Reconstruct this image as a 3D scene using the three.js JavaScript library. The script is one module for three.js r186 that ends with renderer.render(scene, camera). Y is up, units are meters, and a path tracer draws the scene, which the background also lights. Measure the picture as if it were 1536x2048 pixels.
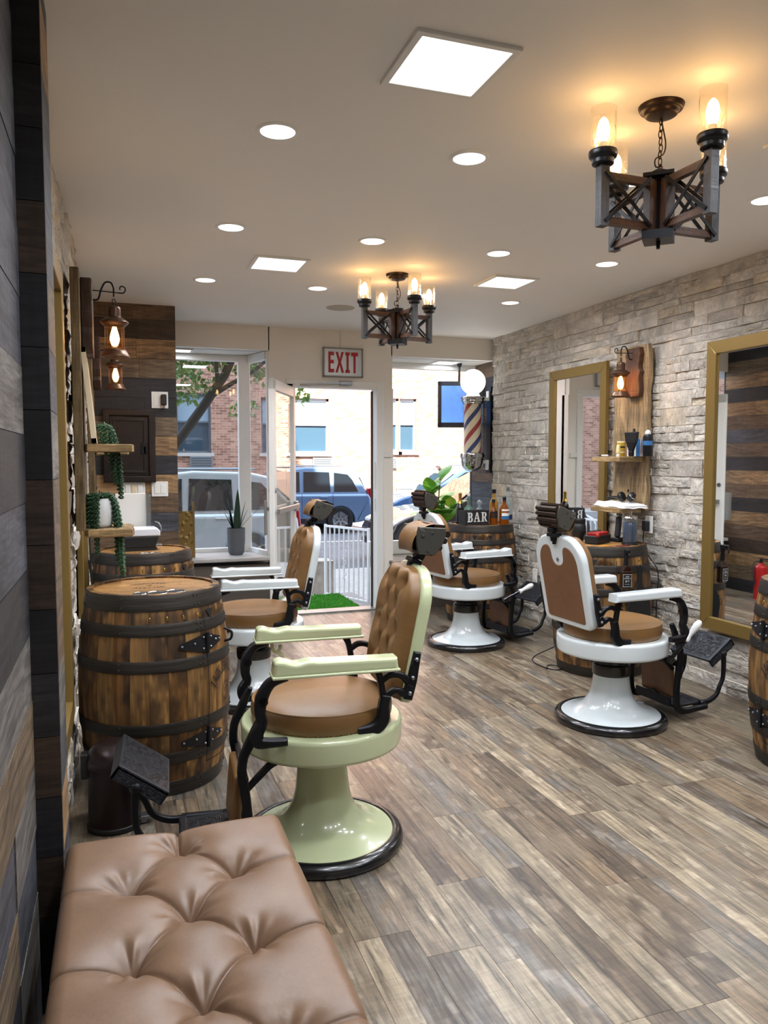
import * as THREE from 'three';
import { mergeGeometries, mergeVertices } from 'three/addons/utils/BufferGeometryUtils.js';
import { RoundedBoxGeometry } from 'three/addons/geometries/RoundedBoxGeometry.js';
import { TextGeometry } from 'three/addons/geometries/TextGeometry.js';
import { FontLoader } from 'three/addons/loaders/FontLoader.js';
import { RectAreaLightUniformsLib } from 'three/addons/lights/RectAreaLightUniformsLib.js';

// ---------------------------------------------------------------- camera, sky, sun, exposure
RectAreaLightUniformsLib.init();
const scene = new THREE.Scene();
const camera = new THREE.PerspectiveCamera(2 * Math.atan(1024 / 1540) * 180 / Math.PI, 1536 / 2048, 0.05, 200);
camera.position.set(0, 1.45, 0);
{ const yaw = 19.05 * Math.PI / 180, pit = 3.863 * Math.PI / 180;
  camera.lookAt(Math.sin(yaw) * Math.cos(pit), 1.45 - Math.sin(pit), -Math.cos(yaw) * Math.cos(pit)); }
const renderer = new THREE.WebGLRenderer({ antialias: true });
renderer.toneMapping = THREE.LinearToneMapping;
renderer.toneMappingExposure = 1.07;
renderer.shadowMap.enabled = true;
scene.background = new THREE.Color().setRGB(2.5, 3.1, 3.9);          // clear open sky over the street
const sun = new THREE.DirectionalLight(new THREE.Color(1, 0.95, 0.87), 30);
sun.position.set(-2, 26, 19); sun.target.position.set(4, 0, -14);
sun.castShadow = true; sun.shadow.mapSize.set(2048, 2048);
Object.assign(sun.shadow.camera, { left: -25, right: 25, top: 25, bottom: -25, near: 1, far: 90 });
scene.add(sun, sun.target);
const LAMP = { down: 3.6, panel: 30, bulb: 0.052, lantern: 0.08 };     // candela / nits of the room's own lamps

// ---------------------------------------------------------------- random, noise, textures
function mulberry(a) { return () => { a |= 0; a = a + 0x6D2B79F5 | 0; let t = Math.imul(a ^ a >>> 15, 1 | a); t = t + Math.imul(t ^ t >>> 7, 61 | t) ^ t; return ((t ^ t >>> 14) >>> 0) / 4294967296; }; }
let rnd = mulberry(7);
const rr = (a, b) => a + (b - a) * rnd(), pick = (a) => a[Math.floor(rnd() * a.length)];
const PERM = new Float32Array(65536); { const r = mulberry(99); for (let i = 0; i < 65536; i++) PERM[i] = r(); }
const hash = (x, y) => PERM[((x * 73 ^ y * 7919 ^ (x * y) * 13) & 65535)];
function vn(x, y, px, py) {                                            // value noise, tileable with periods px, py
  let xi = Math.floor(x), yi = Math.floor(y); const fx = x - xi, fy = y - yi;
  const u = fx * fx * (3 - 2 * fx), v = fy * fy * (3 - 2 * fy);
  const x0 = ((xi % px) + px) % px, x1 = (x0 + 1) % px, y0 = ((yi % py) + py) % py, y1 = (y0 + 1) % py;
  const a = hash(x0 + 11, y0 + 5), b = hash(x1 + 11, y0 + 5), c = hash(x0 + 11, y1 + 5), d = hash(x1 + 11, y1 + 5);
  return a + (b - a) * u + (c - a) * v + (a - b - c + d) * u * v;
}
function fbm(u, v, fx, fy, oct = 4) { let s = 0, a = 0.5, t = 0; for (let i = 0; i < oct; i++) { s += a * vn(u * fx, v * fy, fx, fy); t += a; a *= 0.55; fx *= 2; fy *= 2; } return s / t; }
const cl = (x, a = 0, b = 1) => Math.min(b, Math.max(a, x)), mix = (a, b, t) => a + (b - a) * t, sst = (a, b, x) => { const t = cl((x - a) / (b - a)); return t * t * (3 - 2 * t); };
function tex(w, h, fn, srgb = true) {                                  // fn(u, v) -> [r, g, b] 0..1
  const d = new Uint8Array(w * h * 4);
  for (let j = 0, k = 0; j < h; j++) for (let i = 0; i < w; i++, k += 4) { const c = fn((i + 0.5) / w, (j + 0.5) / h, i, j); d[k] = cl(c[0]) * 255; d[k + 1] = cl(c[1]) * 255; d[k + 2] = cl(c[2]) * 255; d[k + 3] = 255; }
  const t = new THREE.DataTexture(d, w, h); t.wrapS = t.wrapT = THREE.RepeatWrapping; t.magFilter = THREE.LinearFilter; t.minFilter = THREE.LinearMipmapLinearFilter; t.generateMipmaps = true;
  if (srgb) t.colorSpace = THREE.SRGBColorSpace; t.needsUpdate = true; return t;
}
const g3 = (x) => [x, x, x];
const rep = (t, x, y) => { const c = t.clone(); c.repeat.set(x, y); c.needsUpdate = true; return c; };
function canvasTex(w, h, draw) { const c = document.createElement('canvas'); c.width = w; c.height = h; const x = c.getContext('2d'); draw(x, w, h); const t = new THREE.CanvasTexture(c); t.colorSpace = THREE.SRGBColorSpace; return t; }

// wood grain: runs along u, about 1 m of board across the texture
const grainTex = tex(1024, 512, (u, v) => {
  const warp = fbm(u, v, 3, 6, 3) * 0.12;
  const lines = fbm(u, v + warp, 4, 64, 4), fine = fbm(u, v, 16, 200, 2), saw = fbm(u, v, 90, 6, 2);
  const k = 0.62 + 0.5 * (lines - 0.5) + 0.34 * (fine - 0.5) + 0.10 * (saw - 0.5) + 0.35 * (fbm(u, v, 3, 5, 3) - 0.5);
  return [k * 1.02 + .12, k + .12, k * 0.97 + .12];
});
const grainBump = tex(512, 512, (u, v) => g3(0.5 + 0.5 * (fbm(u, v, 4, 90, 3) - 0.5) + 0.5 * (fbm(u, v, 60, 10, 2) - 0.5)), false);
const stoneBump = tex(512, 512, (u, v) => { const a = fbm(u, v, 11, 7, 5), b = Math.abs(fbm(u + .3, v, 16, 10, 4) - 0.5) * 2; return g3(0.15 + 0.9 * (0.6 * a + 0.4 * (1 - b)) - 0.12); }, false);
const stoneTint = tex(256, 256, (u, v) => { const a = fbm(u, v, 5, 4, 4), b = fbm(u + .5, v, 18, 14, 3); const k = 0.82 + 0.22 * (a - 0.5) + 0.2 * (b - 0.5); return [k + 0.06 * a, k + 0.035 * a, k]; });
const leatherBump = tex(512, 512, (u, v) => { const a = fbm(u, v, 90, 90, 2), b = fbm(u, v, 12, 12, 3); return g3(0.7 * a + 0.3 * b); }, false);
const leatherTint = tex(256, 256, (u, v) => { const k = 0.9 + 0.16 * (fbm(u, v, 4, 4, 4) - 0.5) + 0.06 * (fbm(u, v, 60, 60, 2) - 0.5); return [k, k, k]; });
const barrelTex = tex(512, 1024, (u, v) => {                           // v runs up the stave
  const g = fbm(u, v, 40, 5, 4), st = fbm(u, v, 7, 5, 4), dk = fbm(u + .4, v, 5, 9, 3);
  let k = 0.74 + 0.55 * (g - 0.5) + 0.3 * (fbm(u, v, 6, 2, 2) - .5);
  const stain = sst(0.45, 0.7, st) * 0.68 + sst(0.54, 0.78, dk) * 0.34;
  k *= 1 - 0.75 * cl(stain);
  return [k * 1.0, k * (0.98 - .05 * stain), k * (0.96 - .02 * stain)];
});
const ironBump = tex(256, 256, (u, v) => {                             // cast scrollwork on the foot plates
  const a = Math.sin(44 * fbm(u, v, 7, 7, 2)); const edge = u < .05 || u > .95 || v < .05 || v > .95; return g3(edge ? 0.9 : a > 0.25 ? 0.95 : a > -.1 ? 0.5 : 0.05); }, false);
const seedBump = tex(256, 256, (u, v) => g3(Math.pow(fbm(u, v, 36, 24, 2), 4) * 2), false);
const plasterBump = tex(256, 256, (u, v) => g3(fbm(u, v, 30, 30, 3)), false);

// ---------------------------------------------------------------- materials
const S = (hex, rough = 0.6, metal = 0, extra = {}) => new THREE.MeshStandardMaterial({ color: hex, roughness: rough, metalness: metal, ...extra });
const P = (hex, rough, extra = {}) => new THREE.MeshPhysicalMaterial({ color: hex, roughness: rough, ...extra });
const glow = (r, g, b, k) => new THREE.MeshStandardMaterial({ color: 0x222222, emissive: new THREE.Color().setRGB(r, g, b), emissiveIntensity: k, roughness: 0.5 });
const wood = (hex, rough = 0.62, bump = 0.0012) => S(hex, rough, 0, { map: grainTex, bumpMap: grainBump, bumpScale: bump });
const M = {
  ceiling: S('#eeebe7', 0.7, 0, { bumpMap: plasterBump, bumpScale: 0.0006 }), wall: S('#e4dfd6', 0.65), trim: S('#dcdad4', 0.45), frame: S('#e2e2de', 0.4),
  subfloor: S('#2b2622', 0.9), gold: S('#8d7440', 0.42, 0.55, { bumpMap: grainBump, bumpScale: 0.0003 }), mirror: S('#f2f4f4', 0.015, 1),
  glass: P('#ffffff', 0.0, { transmission: 1, thickness: 0, ior: 1.45 }), lampGlass: P('#fdfbf7', 0.02, { transmission: 0.98, thickness: 0, ior: 1.5, bumpMap: seedBump, bumpScale: 0.002 }),
  amberGlass: P('#ffe0b8', 0.05, { transmission: 1, thickness: 0, ior: 1.3 }),
  lens: glow(1, 0.985, 0.96, 2.6), bulb: glow(1, 0.66, 0.28, 14), globe: glow(1, 1, 0.98, 1.5),
  black: S('#15151a', 0.38, 0.2), iron: S('#191a1f', 0.42, 0.55), ironPlate: S('#2b2d33', 0.4, 0.6, { bumpMap: ironBump, bumpScale: 0.009 }), bronze: S('#3a2c25', 0.38, 0.7),
  chrome: S('#c9cbcd', 0.12, 1), alu: S('#a9a9a6', 0.35, 0.85), brass: S('#c9a049', 0.25, 0.9), steel: S('#8d9196', 0.3, 0.9),
  enamelW: P('#d6dfe2', 0.2, { clearcoat: 0.8, clearcoatRoughness: 0.06 }), enamelG: P('#c3cba2', 0.22, { clearcoat: 0.8, clearcoatRoughness: 0.06 }),
  rim: P('#101114', 0.24, { clearcoat: 0.5, clearcoatRoughness: 0.1 }),
  tan: P('#8a6438', 0.4, { map: leatherTint, bumpMap: leatherBump, bumpScale: 0.00015, clearcoat: 0.12, clearcoatRoughness: 0.45 }),
  tanBack: P('#80583a', 0.5, { map: leatherTint, bumpMap: leatherBump, bumpScale: 0.0004 }),
  bench: P('#84664e', 0.38, { map: leatherTint, bumpMap: leatherBump, bumpScale: 0.00012, clearcoat: 0.15, clearcoatRoughness: 0.4 }),
  hoop: S('#4a4744', 0.48, 0.7, { map: stoneTint, bumpMap: plasterBump, bumpScale: 0.0006 }), lid: S('#c79556', 0.5, 0, { map: grainTex, bumpMap: grainBump, bumpScale: 0.0006 }),
  hole: S('#0c0b0a', 0.8), ink: S('#1c1713', 0.8), white: S('#e9e9e6', 0.45), whiteGloss: P('#eff1f1', 0.2, { clearcoat: 0.6 }), paper: S('#f0efe9', 0.8), grey: S('#7d7d7b', 0.6),
  darkPlastic: S('#17181b', 0.45), red: S('#9c1f1c', 0.45), yellow: S('#d9b233', 0.45), orange: S('#c9862b', 0.5), blueLabel: S('#2f6ea8', 0.5), navy: S('#1d2a56', 0.45),
};
const WOODS = { black: wood('#26262c'), char: wood('#34343a'), slate: wood('#575b66'), grey: wood('#83817f'), brown: wood('#7d6650'), tan: wood('#b5926a'), dbrown: wood('#4a3a2e'), greybrown: wood('#86745f') };

// ---------------------------------------------------------------- geometry helpers
const V3 = (x, y, z) => new THREE.Vector3(x, y, z), V2 = (x, y) => new THREE.Vector2(x, y);
function prep(g) { g = g.index ? g.toNonIndexed() : g; for (const k of Object.keys(g.attributes)) if (!['position', 'normal', 'uv'].includes(k)) g.deleteAttribute(k); if (!g.attributes.normal) g.computeVertexNormals(); if (!g.attributes.uv) g.setAttribute('uv', new THREE.BufferAttribute(new Float32Array(g.attributes.position.count * 2), 2)); g.morphAttributes = {}; return g; }
const merge = (a) => a.length === 1 ? prep(a[0]) : mergeGeometries(a.map(prep));
function mv(g, x = 0, y = 0, z = 0, rx = 0, ry = 0, rz = 0) { const m = new THREE.Matrix4().makeRotationFromEuler(new THREE.Euler(rx, ry, rz)); m.setPosition(x, y, z); return g.applyMatrix4(m); }
const bx = (w, h, d, x = 0, y = 0, z = 0, rx = 0, ry = 0, rz = 0) => mv(new THREE.BoxGeometry(w, h, d), x, y, z, rx, ry, rz);
const rb = (w, h, d, r, x = 0, y = 0, z = 0, rx = 0, ry = 0, rz = 0) => mv(new RoundedBoxGeometry(w, h, d, 2, Math.min(r, w / 2.01, h / 2.01, d / 2.01)), x, y, z, rx, ry, rz);
const cy = (r1, r2, h, x = 0, y = 0, z = 0, rx = 0, ry = 0, rz = 0, n = 24) => mv(new THREE.CylinderGeometry(r1, r2, h, n), x, y, z, rx, ry, rz);
const sp = (r, x = 0, y = 0, z = 0, sx = 1, sy = 1, sz = 1, n = 16) => { const g = new THREE.SphereGeometry(r, n, Math.max(6, n * 0.6 | 0)); g.scale(sx, sy, sz); return mv(g, x, y, z); };
const lathe = (pts, n = 40, x = 0, y = 0, z = 0) => { const g = new THREE.LatheGeometry(pts.map((p) => V2(Math.max(p[0], 1e-4), p[1])), n); return mv(g, x, y, z); };
function smooth(pts, n) { const c = new THREE.SplineCurve(pts.map((p) => V2(p[0], p[1]))); return c.getPoints(n).map((p) => [Math.max(p.x, 1e-4), p.y]); }
const tube = (pts, r, n = 24, k = 8) => new THREE.TubeGeometry(new THREE.CatmullRomCurve3(pts.map((p) => V3(...p))), n, r, k, false);
function rod(a, b, r, k = 8) { const A = V3(...a), B = V3(...b), d = B.clone().sub(A); const g = new THREE.CylinderGeometry(r, r, d.length(), k); g.applyQuaternion(new THREE.Quaternion().setFromUnitVectors(V3(0, 1, 0), d.normalize())); const m = A.add(B).multiplyScalar(0.5); g.translate(m.x, m.y, m.z); return g; }
function beam(a, b, w, t, up = V3(0, 1, 0)) {                          // rectangular bar from a to b, w across, t deep
  const A = V3(...a), B = V3(...b), d = B.clone().sub(A), L = d.length(); d.normalize();
  const s = d.clone().cross(up).normalize(), n = s.clone().cross(d);
  const g = new THREE.BoxGeometry(L, w, t); const m = new THREE.Matrix4().makeBasis(d, n, s); m.setPosition(A.add(B).multiplyScalar(0.5)); return g.applyMatrix4(m);
}
function ext(shape, depth, bevel = 0, x = 0, y = 0, z = 0, rx = 0, ry = 0, rz = 0, seg = 2, curve = 10) { const g = new THREE.ExtrudeGeometry(shape, { depth: depth - 2 * bevel, bevelEnabled: bevel > 0, bevelSize: bevel, bevelThickness: bevel, bevelSegments: seg, bevelOffset: -bevel, curveSegments: curve }); g.translate(0, 0, -(depth - 2 * bevel) / 2); return mv(g, x, y, z, rx, ry, rz); }
const poly = (pts) => new THREE.Shape(pts.map((p) => V2(p[0], p[1])));
function stroke(pts, widths, depth, bevel = 0.004, n = 24) {           // a flat curved bar in the xy plane, extruded across z
  const c = new THREE.SplineCurve(pts.map((p) => V2(p[0], p[1]))), A = [], B = [];
  for (let i = 0; i <= n; i++) { const t = i / n, p = c.getPoint(t), d = c.getTangent(t); const f = t * (widths.length - 1), k = Math.min(widths.length - 2, Math.floor(f)), w = mix(widths[k], widths[k + 1], f - k) / 2; A.push([p.x - d.y * w, p.y + d.x * w]); B.push([p.x + d.y * w, p.y - d.x * w]); }
  return ext(poly([...A, ...B.reverse()]), depth, bevel, 0, 0, 0, 0, 0, 0, 1);
}
function wuv(g, s = 1, ox = 0, oy = 0, swap = false) {                 // box-mapped uv in metres
  g = prep(g); const p = g.attributes.position, n = g.attributes.normal, uv = g.attributes.uv;
  for (let i = 0; i < p.count; i++) { const ax = Math.abs(n.getX(i)), ay = Math.abs(n.getY(i)), az = Math.abs(n.getZ(i)); let a, b;
    if (ax >= ay && ax >= az) { a = p.getZ(i); b = p.getY(i); } else if (ay >= az) { a = p.getX(i); b = p.getZ(i); } else { a = p.getX(i); b = p.getY(i); }
    if (swap) [a, b] = [b, a]; uv.setXY(i, a * s + ox, b * s + oy); }
  return g;
}
function grid(nu, nv, fn, closed = false) {                            // parametric sheet fn(u, v) -> [x, y, z]
  const pos = [], uv = [], idx = []; for (let j = 0; j <= nv; j++) for (let i = 0; i <= nu; i++) { const p = fn(i / nu, j / nv); pos.push(p[0], p[1], p[2]); uv.push(p[3] ?? i / nu, p[4] ?? j / nv); }
  for (let j = 0; j < nv; j++) for (let i = 0; i < nu; i++) { const a = j * (nu + 1) + i, b = a + 1, c = a + nu + 1, d = c + 1; idx.push(a, b, d, a, d, c); }
  const g = new THREE.BufferGeometry(); g.setAttribute('position', new THREE.Float32BufferAttribute(pos, 3)); g.setAttribute('uv', new THREE.Float32BufferAttribute(uv, 2)); g.setIndex(idx); g.computeVertexNormals(); return g;
}

// ---------------------------------------------------------------- naming helpers
const used = new Map();
function numbered(n) { const k = used.get(n) ?? 0; used.set(n, k + 1); return k ? n + '_' + String(k).padStart(3, '0') : n; }
function mesh(name, geo, mat, parent) { const m = new THREE.Mesh(Array.isArray(geo) ? merge(geo) : geo, mat); m.name = name; m.castShadow = m.receiveShadow = true; parent.add(m); return m; }
function thing(name, label, category, pos = [0, 0, 0], turn = 0, group) { const o = new THREE.Group(); o.name = numbered(name); scene.add(o); o.position.set(...pos); o.rotation.y = turn; o.userData = { label, category }; if (group) o.userData.group = group; return o; }
function one(name, label, category, geo, mat, pos = [0, 0, 0], turn = 0, group) { const m = mesh(numbered(name), geo, mat, scene); m.position.set(...pos); m.rotation.y = turn; m.userData = { label, category }; if (group) m.userData.group = group; return m; }
function struct(name, label, category) { const o = new THREE.Group(); o.name = name; o.userData = { kind: 'structure', label, category }; scene.add(o); return o; }
const part = (name, geo, mat, parent) => mesh(name, geo, mat, parent);

// ================================================================ the room
const XL = -0.215, XR = 3.53, ZF = -7.0, ZB = 1.8, CH = 2.65;

// ---- floor: vinyl planks 0.178 x 1.22 m, each printed with two rows of reclaimed-wood strips
const floorTex = (() => {
  const pal = [[.415, .375, .33], [.475, .437, .385], [.325, .29, .258], [.52, .482, .425], [.395, .38, .365], [.44, .388, .33], [.37, .33, .29], [.45, .418, .372]].map((c) => c.map((v, i) => cl([.425, .386, .341][i] + 1.08 * (v - [.425, .386, .341][i]))));
  const W = 2048, H = 2048, N = 16, r = mulberry(41), plan = [];
  for (let c = 0; c < N; c++) { const split = r() < 0.75 ? mix(0.42, 0.58, r()) : 1.1, st = [];
    for (let s = 0; s < 2; s++) { const a = [], n = 1 + Math.floor(r() * 2.4); let cuts = []; for (let k = 0; k < n - 1; k++) cuts.push(mix(0.2, 0.8, r())); cuts.sort(); for (let k = 0; k < n; k++) a.push({ to: cuts[k] ?? 1.01, p: Math.floor(r() * pal.length), q: Math.floor(r() * pal.length), o: r() }); st.push(a); }
    plan.push({ split, st }); }
  const t = tex(W, H, (u, v) => {
    const f = u * N, c = Math.min(N - 1, Math.floor(f)), a = f - c, pl = plan[c]; const s = a < pl.split ? 0 : 1; const seg = pl.st[s].find((q) => v < q.to);
    const o = seg.o, wv = fbm(u + o, v + o, N * 2, 6, 3) - 0.5;
    const g = fbm(u + o * .37 + wv * 0.006, v + o, N * 14, 7, 4) - 0.5, fine = fbm(u, v, N * 50, 24, 2) - 0.5, blot = fbm(u + o, v, N * 3, 9, 3), saw = fbm(u, v, N * 3, 220, 2) - .5;
    const A = pal[seg.p], B = pal[seg.q], m = sst(0.38, 0.64, blot + 0.3 * g); let k = 1 + 0.6 * g + 0.3 * fine + 0.14 * saw;
    if (g < -0.17) k *= 1 - 1.6 * (-0.17 - g);
    const lite = sst(0.62, 0.75, fbm(u + o * .7, v, N * 4, 14, 3)) * 0.09;
    let e = 1; if (pl.split < 1 && Math.abs(a - pl.split) < 0.012) e = 0.72; if (Math.abs(v - seg.to) < 0.0016) e = 0.74;
    return [1.03, 1, 0.95].map((q, i) => (mix(A[i], B[i], m) * k + lite) * e * q);
  });
  return t;
})();
const floorBump = tex(512, 512, (u, v) => g3(fbm(u, v, 60, 6, 3)), false);
M.floor = P('#ffffff', 0.31, { map: floorTex, bumpMap: floorBump, bumpScale: 0.0005, clearcoat: 0.1, clearcoatRoughness: 0.35 });
const floor = struct('floor', 'weathered grey brown wood plank floor of the barber shop', 'floor');
part('subfloor', bx(XR - XL + 0.5, 0.12, ZB - ZF + 0.3, (XL + XR) / 2, -0.07, (ZB + ZF) / 2), M.subfloor, floor);
{
  rnd = mulberry(17); const PW = 0.178, PL = 1.22;
  for (let i = 0, x = XL - 0.03; x < XR + 0.05; x += PW, i++) {
    let z = ZB - rr(0.1, 1.2) + PL;
    while (z > ZF) { const z1 = Math.min(z, ZB), z0 = Math.max(z - PL, ZF), L = z1 - z0; z -= PL; if (L < 0.06) continue;
      const g = prep(bx(PW - 0.0012, 0.009, L - 0.0012, x + PW / 2, -0.0045, (z0 + z1) / 2)), p = g.attributes.position, uv = g.attributes.uv, c = Math.floor(rnd() * 16), fl = rnd() < 0.5, off = rnd();
      for (let k = 0; k < p.count; k++) { let a = (p.getX(k) - x) / PW; if (fl) a = 1 - a; uv.setXY(k, (c + cl(a, 0.004, 0.996)) / 16, (p.getZ(k) - z0) / PL * 0.998 + off * (1 - L / PL)); }
      part('plank', g, M.floor, floor); }
  }
}

// ---- ceiling and plain walls
const ceiling = struct('ceiling', 'smooth painted warm white ceiling', 'ceiling');
part('ceiling_board', bx(XR - XL + 1.1, 0.2, ZB - ZF + 0.5, (XL + XR) / 2, CH + 0.1, (ZB + ZF) / 2 + 0.1), M.ceiling, ceiling);
const wallBack = struct('wall_back', 'plain painted back wall behind the viewer', 'wall');
part('wall_panel', bx(XR - XL + 1, CH, 0.2, (XL + XR) / 2, CH / 2, ZB + 0.1), M.wall, wallBack);

// ---- split-face stone cladding
const stoneTones = ['#eae6df', '#e0dcd4', '#f0ece6', '#d6d1c9', '#e6dccb', '#ece8e1', '#cfcac3'].map((c) => S(c, 0.85, 0, { map: stoneTint, bumpMap: stoneBump, bumpScale: 0.024 }));
rnd = mulberry(5);
const stoneGeos = Array.from({ length: 18 }, () => {                   // unit stone: u 0..1, v 0..1, front about z 0, back at z -1
  const NU = 4, NV = 2, h = []; for (let j = 0; j <= NV; j++) { h.push([]); for (let i = 0; i <= NU; i++) { const edge = (i === 0 || i === NU || j === 0 || j === NV); h[j].push(edge ? rr(-0.011, 0.003) : rr(-0.006, 0.008)); } }
  const ou = rnd(), ov = rnd(), fr = grid(NU, NV, (u, v) => { const i = Math.round(u * NU), j = Math.round(v * NV); return [u, v, h[j][i], u * 0.55 + ou, v * 0.2 + ov]; });
  const b = []; const side = (a) => { for (let k = 0; k < a.length - 1; k++) { const [p, q] = [a[k], a[k + 1]]; b.push(p[0], p[1], p[2], p[0], p[1], -0.035, q[0], q[1], q[2], q[0], q[1], q[2], p[0], p[1], -0.035, q[0], q[1], -0.035); } };
  const bot = [], top = [], lef = [], rig = []; for (let i = 0; i <= NU; i++) { bot.push([i / NU, 0, h[0][i]]); top.push([1 - i / NU, 1, h[NV][NU - i]]); } for (let j = 0; j <= NV; j++) { rig.push([1, j / NV, h[j][NU]]); lef.push([0, 1 - j / NV, h[NV - j][0]]); }
  [bot, rig, top, lef].forEach(side); const sg = new THREE.BufferGeometry(); sg.setAttribute('position', new THREE.Float32BufferAttribute(b, 3)); sg.computeVertexNormals();
  return merge([fr, sg]);
});
function stoneWall(parent, x, dir, z0, z1, y1, limit, score, skip = []) {          // dir +1: faces +x, -1: faces -x
  const list = []; let y = 0.0;
  while (y < y1 - 0.01) { const big = pick([0.1, 0.11, 0.12]), H = Math.min(big, y1 - y); let z = z1 - rr(0, 0.2);
    while (z > z0) { const two = rnd() < 0.72, L = rr(0.24, 0.5); const zz = Math.max(z - L, z0);
      if (!two) list.push([zz, z, y, y + H]); else { const m = y + H * rr(0.4, 0.6); for (const [a, b] of [[y, m], [m, y + H]]) { if (rnd() < 0.55) { const c = mix(zz, z, rr(0.3, 0.7)); list.push([zz, c, a, b], [c, z, a, b]); } else list.push([zz, z, a, b]); } }
      z = zz; }
    y += H; }
  const made = list.map(([a, b, c, d]) => ({ a, b: Math.min(b, z1), c, d, off: rr(-0.008, 0.014), g: pick(stoneGeos), m: pick(stoneTones), s: 0 })).filter((q) => q.b - q.a > 0.02 && !skip.some(([a, b, c, d]) => q.b > a && q.a < b && q.d > c && q.c < d && (q.a + q.b) / 2 > a - 0.03 && (q.a + q.b) / 2 < b + 0.03 && (q.c + q.d) / 2 > c && (q.c + q.d) / 2 < d));
  for (const q of made) q.s = score(q);
  made.sort((p, q) => q.s - p.s); const rest = [];
  made.forEach((q, i) => { const sx = q.b - q.a - 0.003, sy = q.d - q.c - 0.0035;
    const m = new THREE.Matrix4(); const px = x + dir * q.off;
    if (dir > 0) m.makeBasis(V3(0, 0, -sx), V3(0, sy, 0), V3(1, 0, 0)).setPosition(px, q.c + 0.0015, q.b - 0.0015); else m.makeBasis(V3(0, 0, sx), V3(0, sy, 0), V3(-1, 0, 0)).setPosition(px, q.c + 0.0015, q.a + 0.0015);
    if (i < limit) { const o = part('stone', q.g, q.m, parent); m.decompose(o.position, o.quaternion, o.scale); } else rest.push(q.g.clone().applyMatrix4(m)); });
  if (rest.length) { const o = part('stone_cladding', merge(rest), stoneTones[0], parent); o.userData.kind = 'stuff'; }
}
const wallRight = struct('wall_right', 'cream split-face stone cladding wall on the mirror side', 'wall');
part('wall_core', bx(0.4, CH, ZB + 6.92, XR + 0.225, CH / 2, (ZB - 6.92) / 2), S('#5d574f', 0.9), wallRight);
rnd = mulberry(23);
stoneWall(wallRight, XR, -1, -6.92, -1.6, CH, 300, (q) => { const z = (q.a + q.b) / 2; return z > -3.25 ? 0 : (q.b - q.a) * (q.d - q.c) / (z * z + XR * XR); });
const wallLeft = struct('wall_left', 'cream stone and dark reclaimed plank wall on the near side', 'wall');
part('wall_core', bx(0.4, CH, ZB + 7.1, -0.45, CH / 2, (ZB - 7.1) / 2), S('#4d4841', 0.9), wallLeft);
rnd = mulberry(29);
stoneWall(wallLeft, XL, 1, -6.31, -2.34, CH, 120, (q) => (q.b - q.a) * (q.d - q.c) / ((q.a + q.b) ** 2), [[-3.3, -2.45, 0.42, 2.17], [-5.2, -4.4, 0.42, 2.17]]);

// ---- reclaimed wood plank cladding
function clad(parent, name, spec) { for (const [w, h, d, x, y, z, m] of spec) part(name, wuv(bx(w - 0.002, h - 0.002, d - 0.002, x, y, z), 1, rnd() * 5, rnd() * 5), WOODS[m], parent); }
{ // near wall beside the bench, facing the room
  rnd = mulberry(31); const spec = [], cols = ['grey', 'slate', 'greybrown', 'slate', 'char', 'slate', 'grey', 'slate'];
  for (let y = 0.0, i = 0; y < CH; y += 0.168, i++) { const h = Math.min(0.168, CH - y); let z = -2.11, first = true; while (z < ZB) { const L = first ? rr(0.35, 1.0) : rr(0.6, 1.3); first = false; const z1 = Math.min(z + L, ZB); spec.push([0.022, h, z1 - z, -0.229 + rr(-0.002, 0.002), y + h / 2, (z + z1) / 2, pick(cols)]); z = z1; } }
  clad(wallLeft, 'plank', spec);
  const pil = struct('trim_1', 'pilaster clad in dark reclaimed planks beside the bench', 'pilaster');
  part('pilaster_core', bx(0.25, CH, 0.20, -0.3, CH / 2, -2.225), M.subfloor, pil);
  // boundaries read off the front face, ceiling to floor
  const rows = [[2.65, 'dbrown'], [2.585, 'black'], [2.41, 'char'], [2.26, 'black'], [2.085, 'dbrown'], [1.91, 'black'], [1.73, 'black'], [1.575, 'black'], [1.40, 'dbrown'], [1.235, 'dbrown'], [1.07, 'black'], [0.905, 'char'], [0.74, 'dbrown'], [0.58, 'black'], [0.42, 'dbrown'], [0.26, 'black'], [0.10, 'black']];
  const f = [], s = [], sc = ['slate', 'grey', 'slate', 'greybrown', 'brown', 'slate', 'greybrown', 'tan', 'slate', 'grey', 'slate', 'greybrown'];
  rows.forEach(([y, m], i) => { const y0 = rows[i + 1]?.[0] ?? 0; f.push([0.257, y - y0, 0.02, -0.2835, (y + y0) / 2, -2.12, m]); s.push([0.02, y - y0, 0.215, -0.165, (y + y0) / 2, -2.2395, sc[(i * 5 + 2) % sc.length]]); });
  clad(pil, 'plank', f); clad(pil, 'plank', s);
}
const wallEnd = struct('wall_end', 'short wall of striped brown and charcoal planks beside the window', 'wall');
part('wall_core', bx(0.66, CH, 0.72, 0.11, CH / 2, -6.7), M.subfloor, wallEnd);
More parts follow.
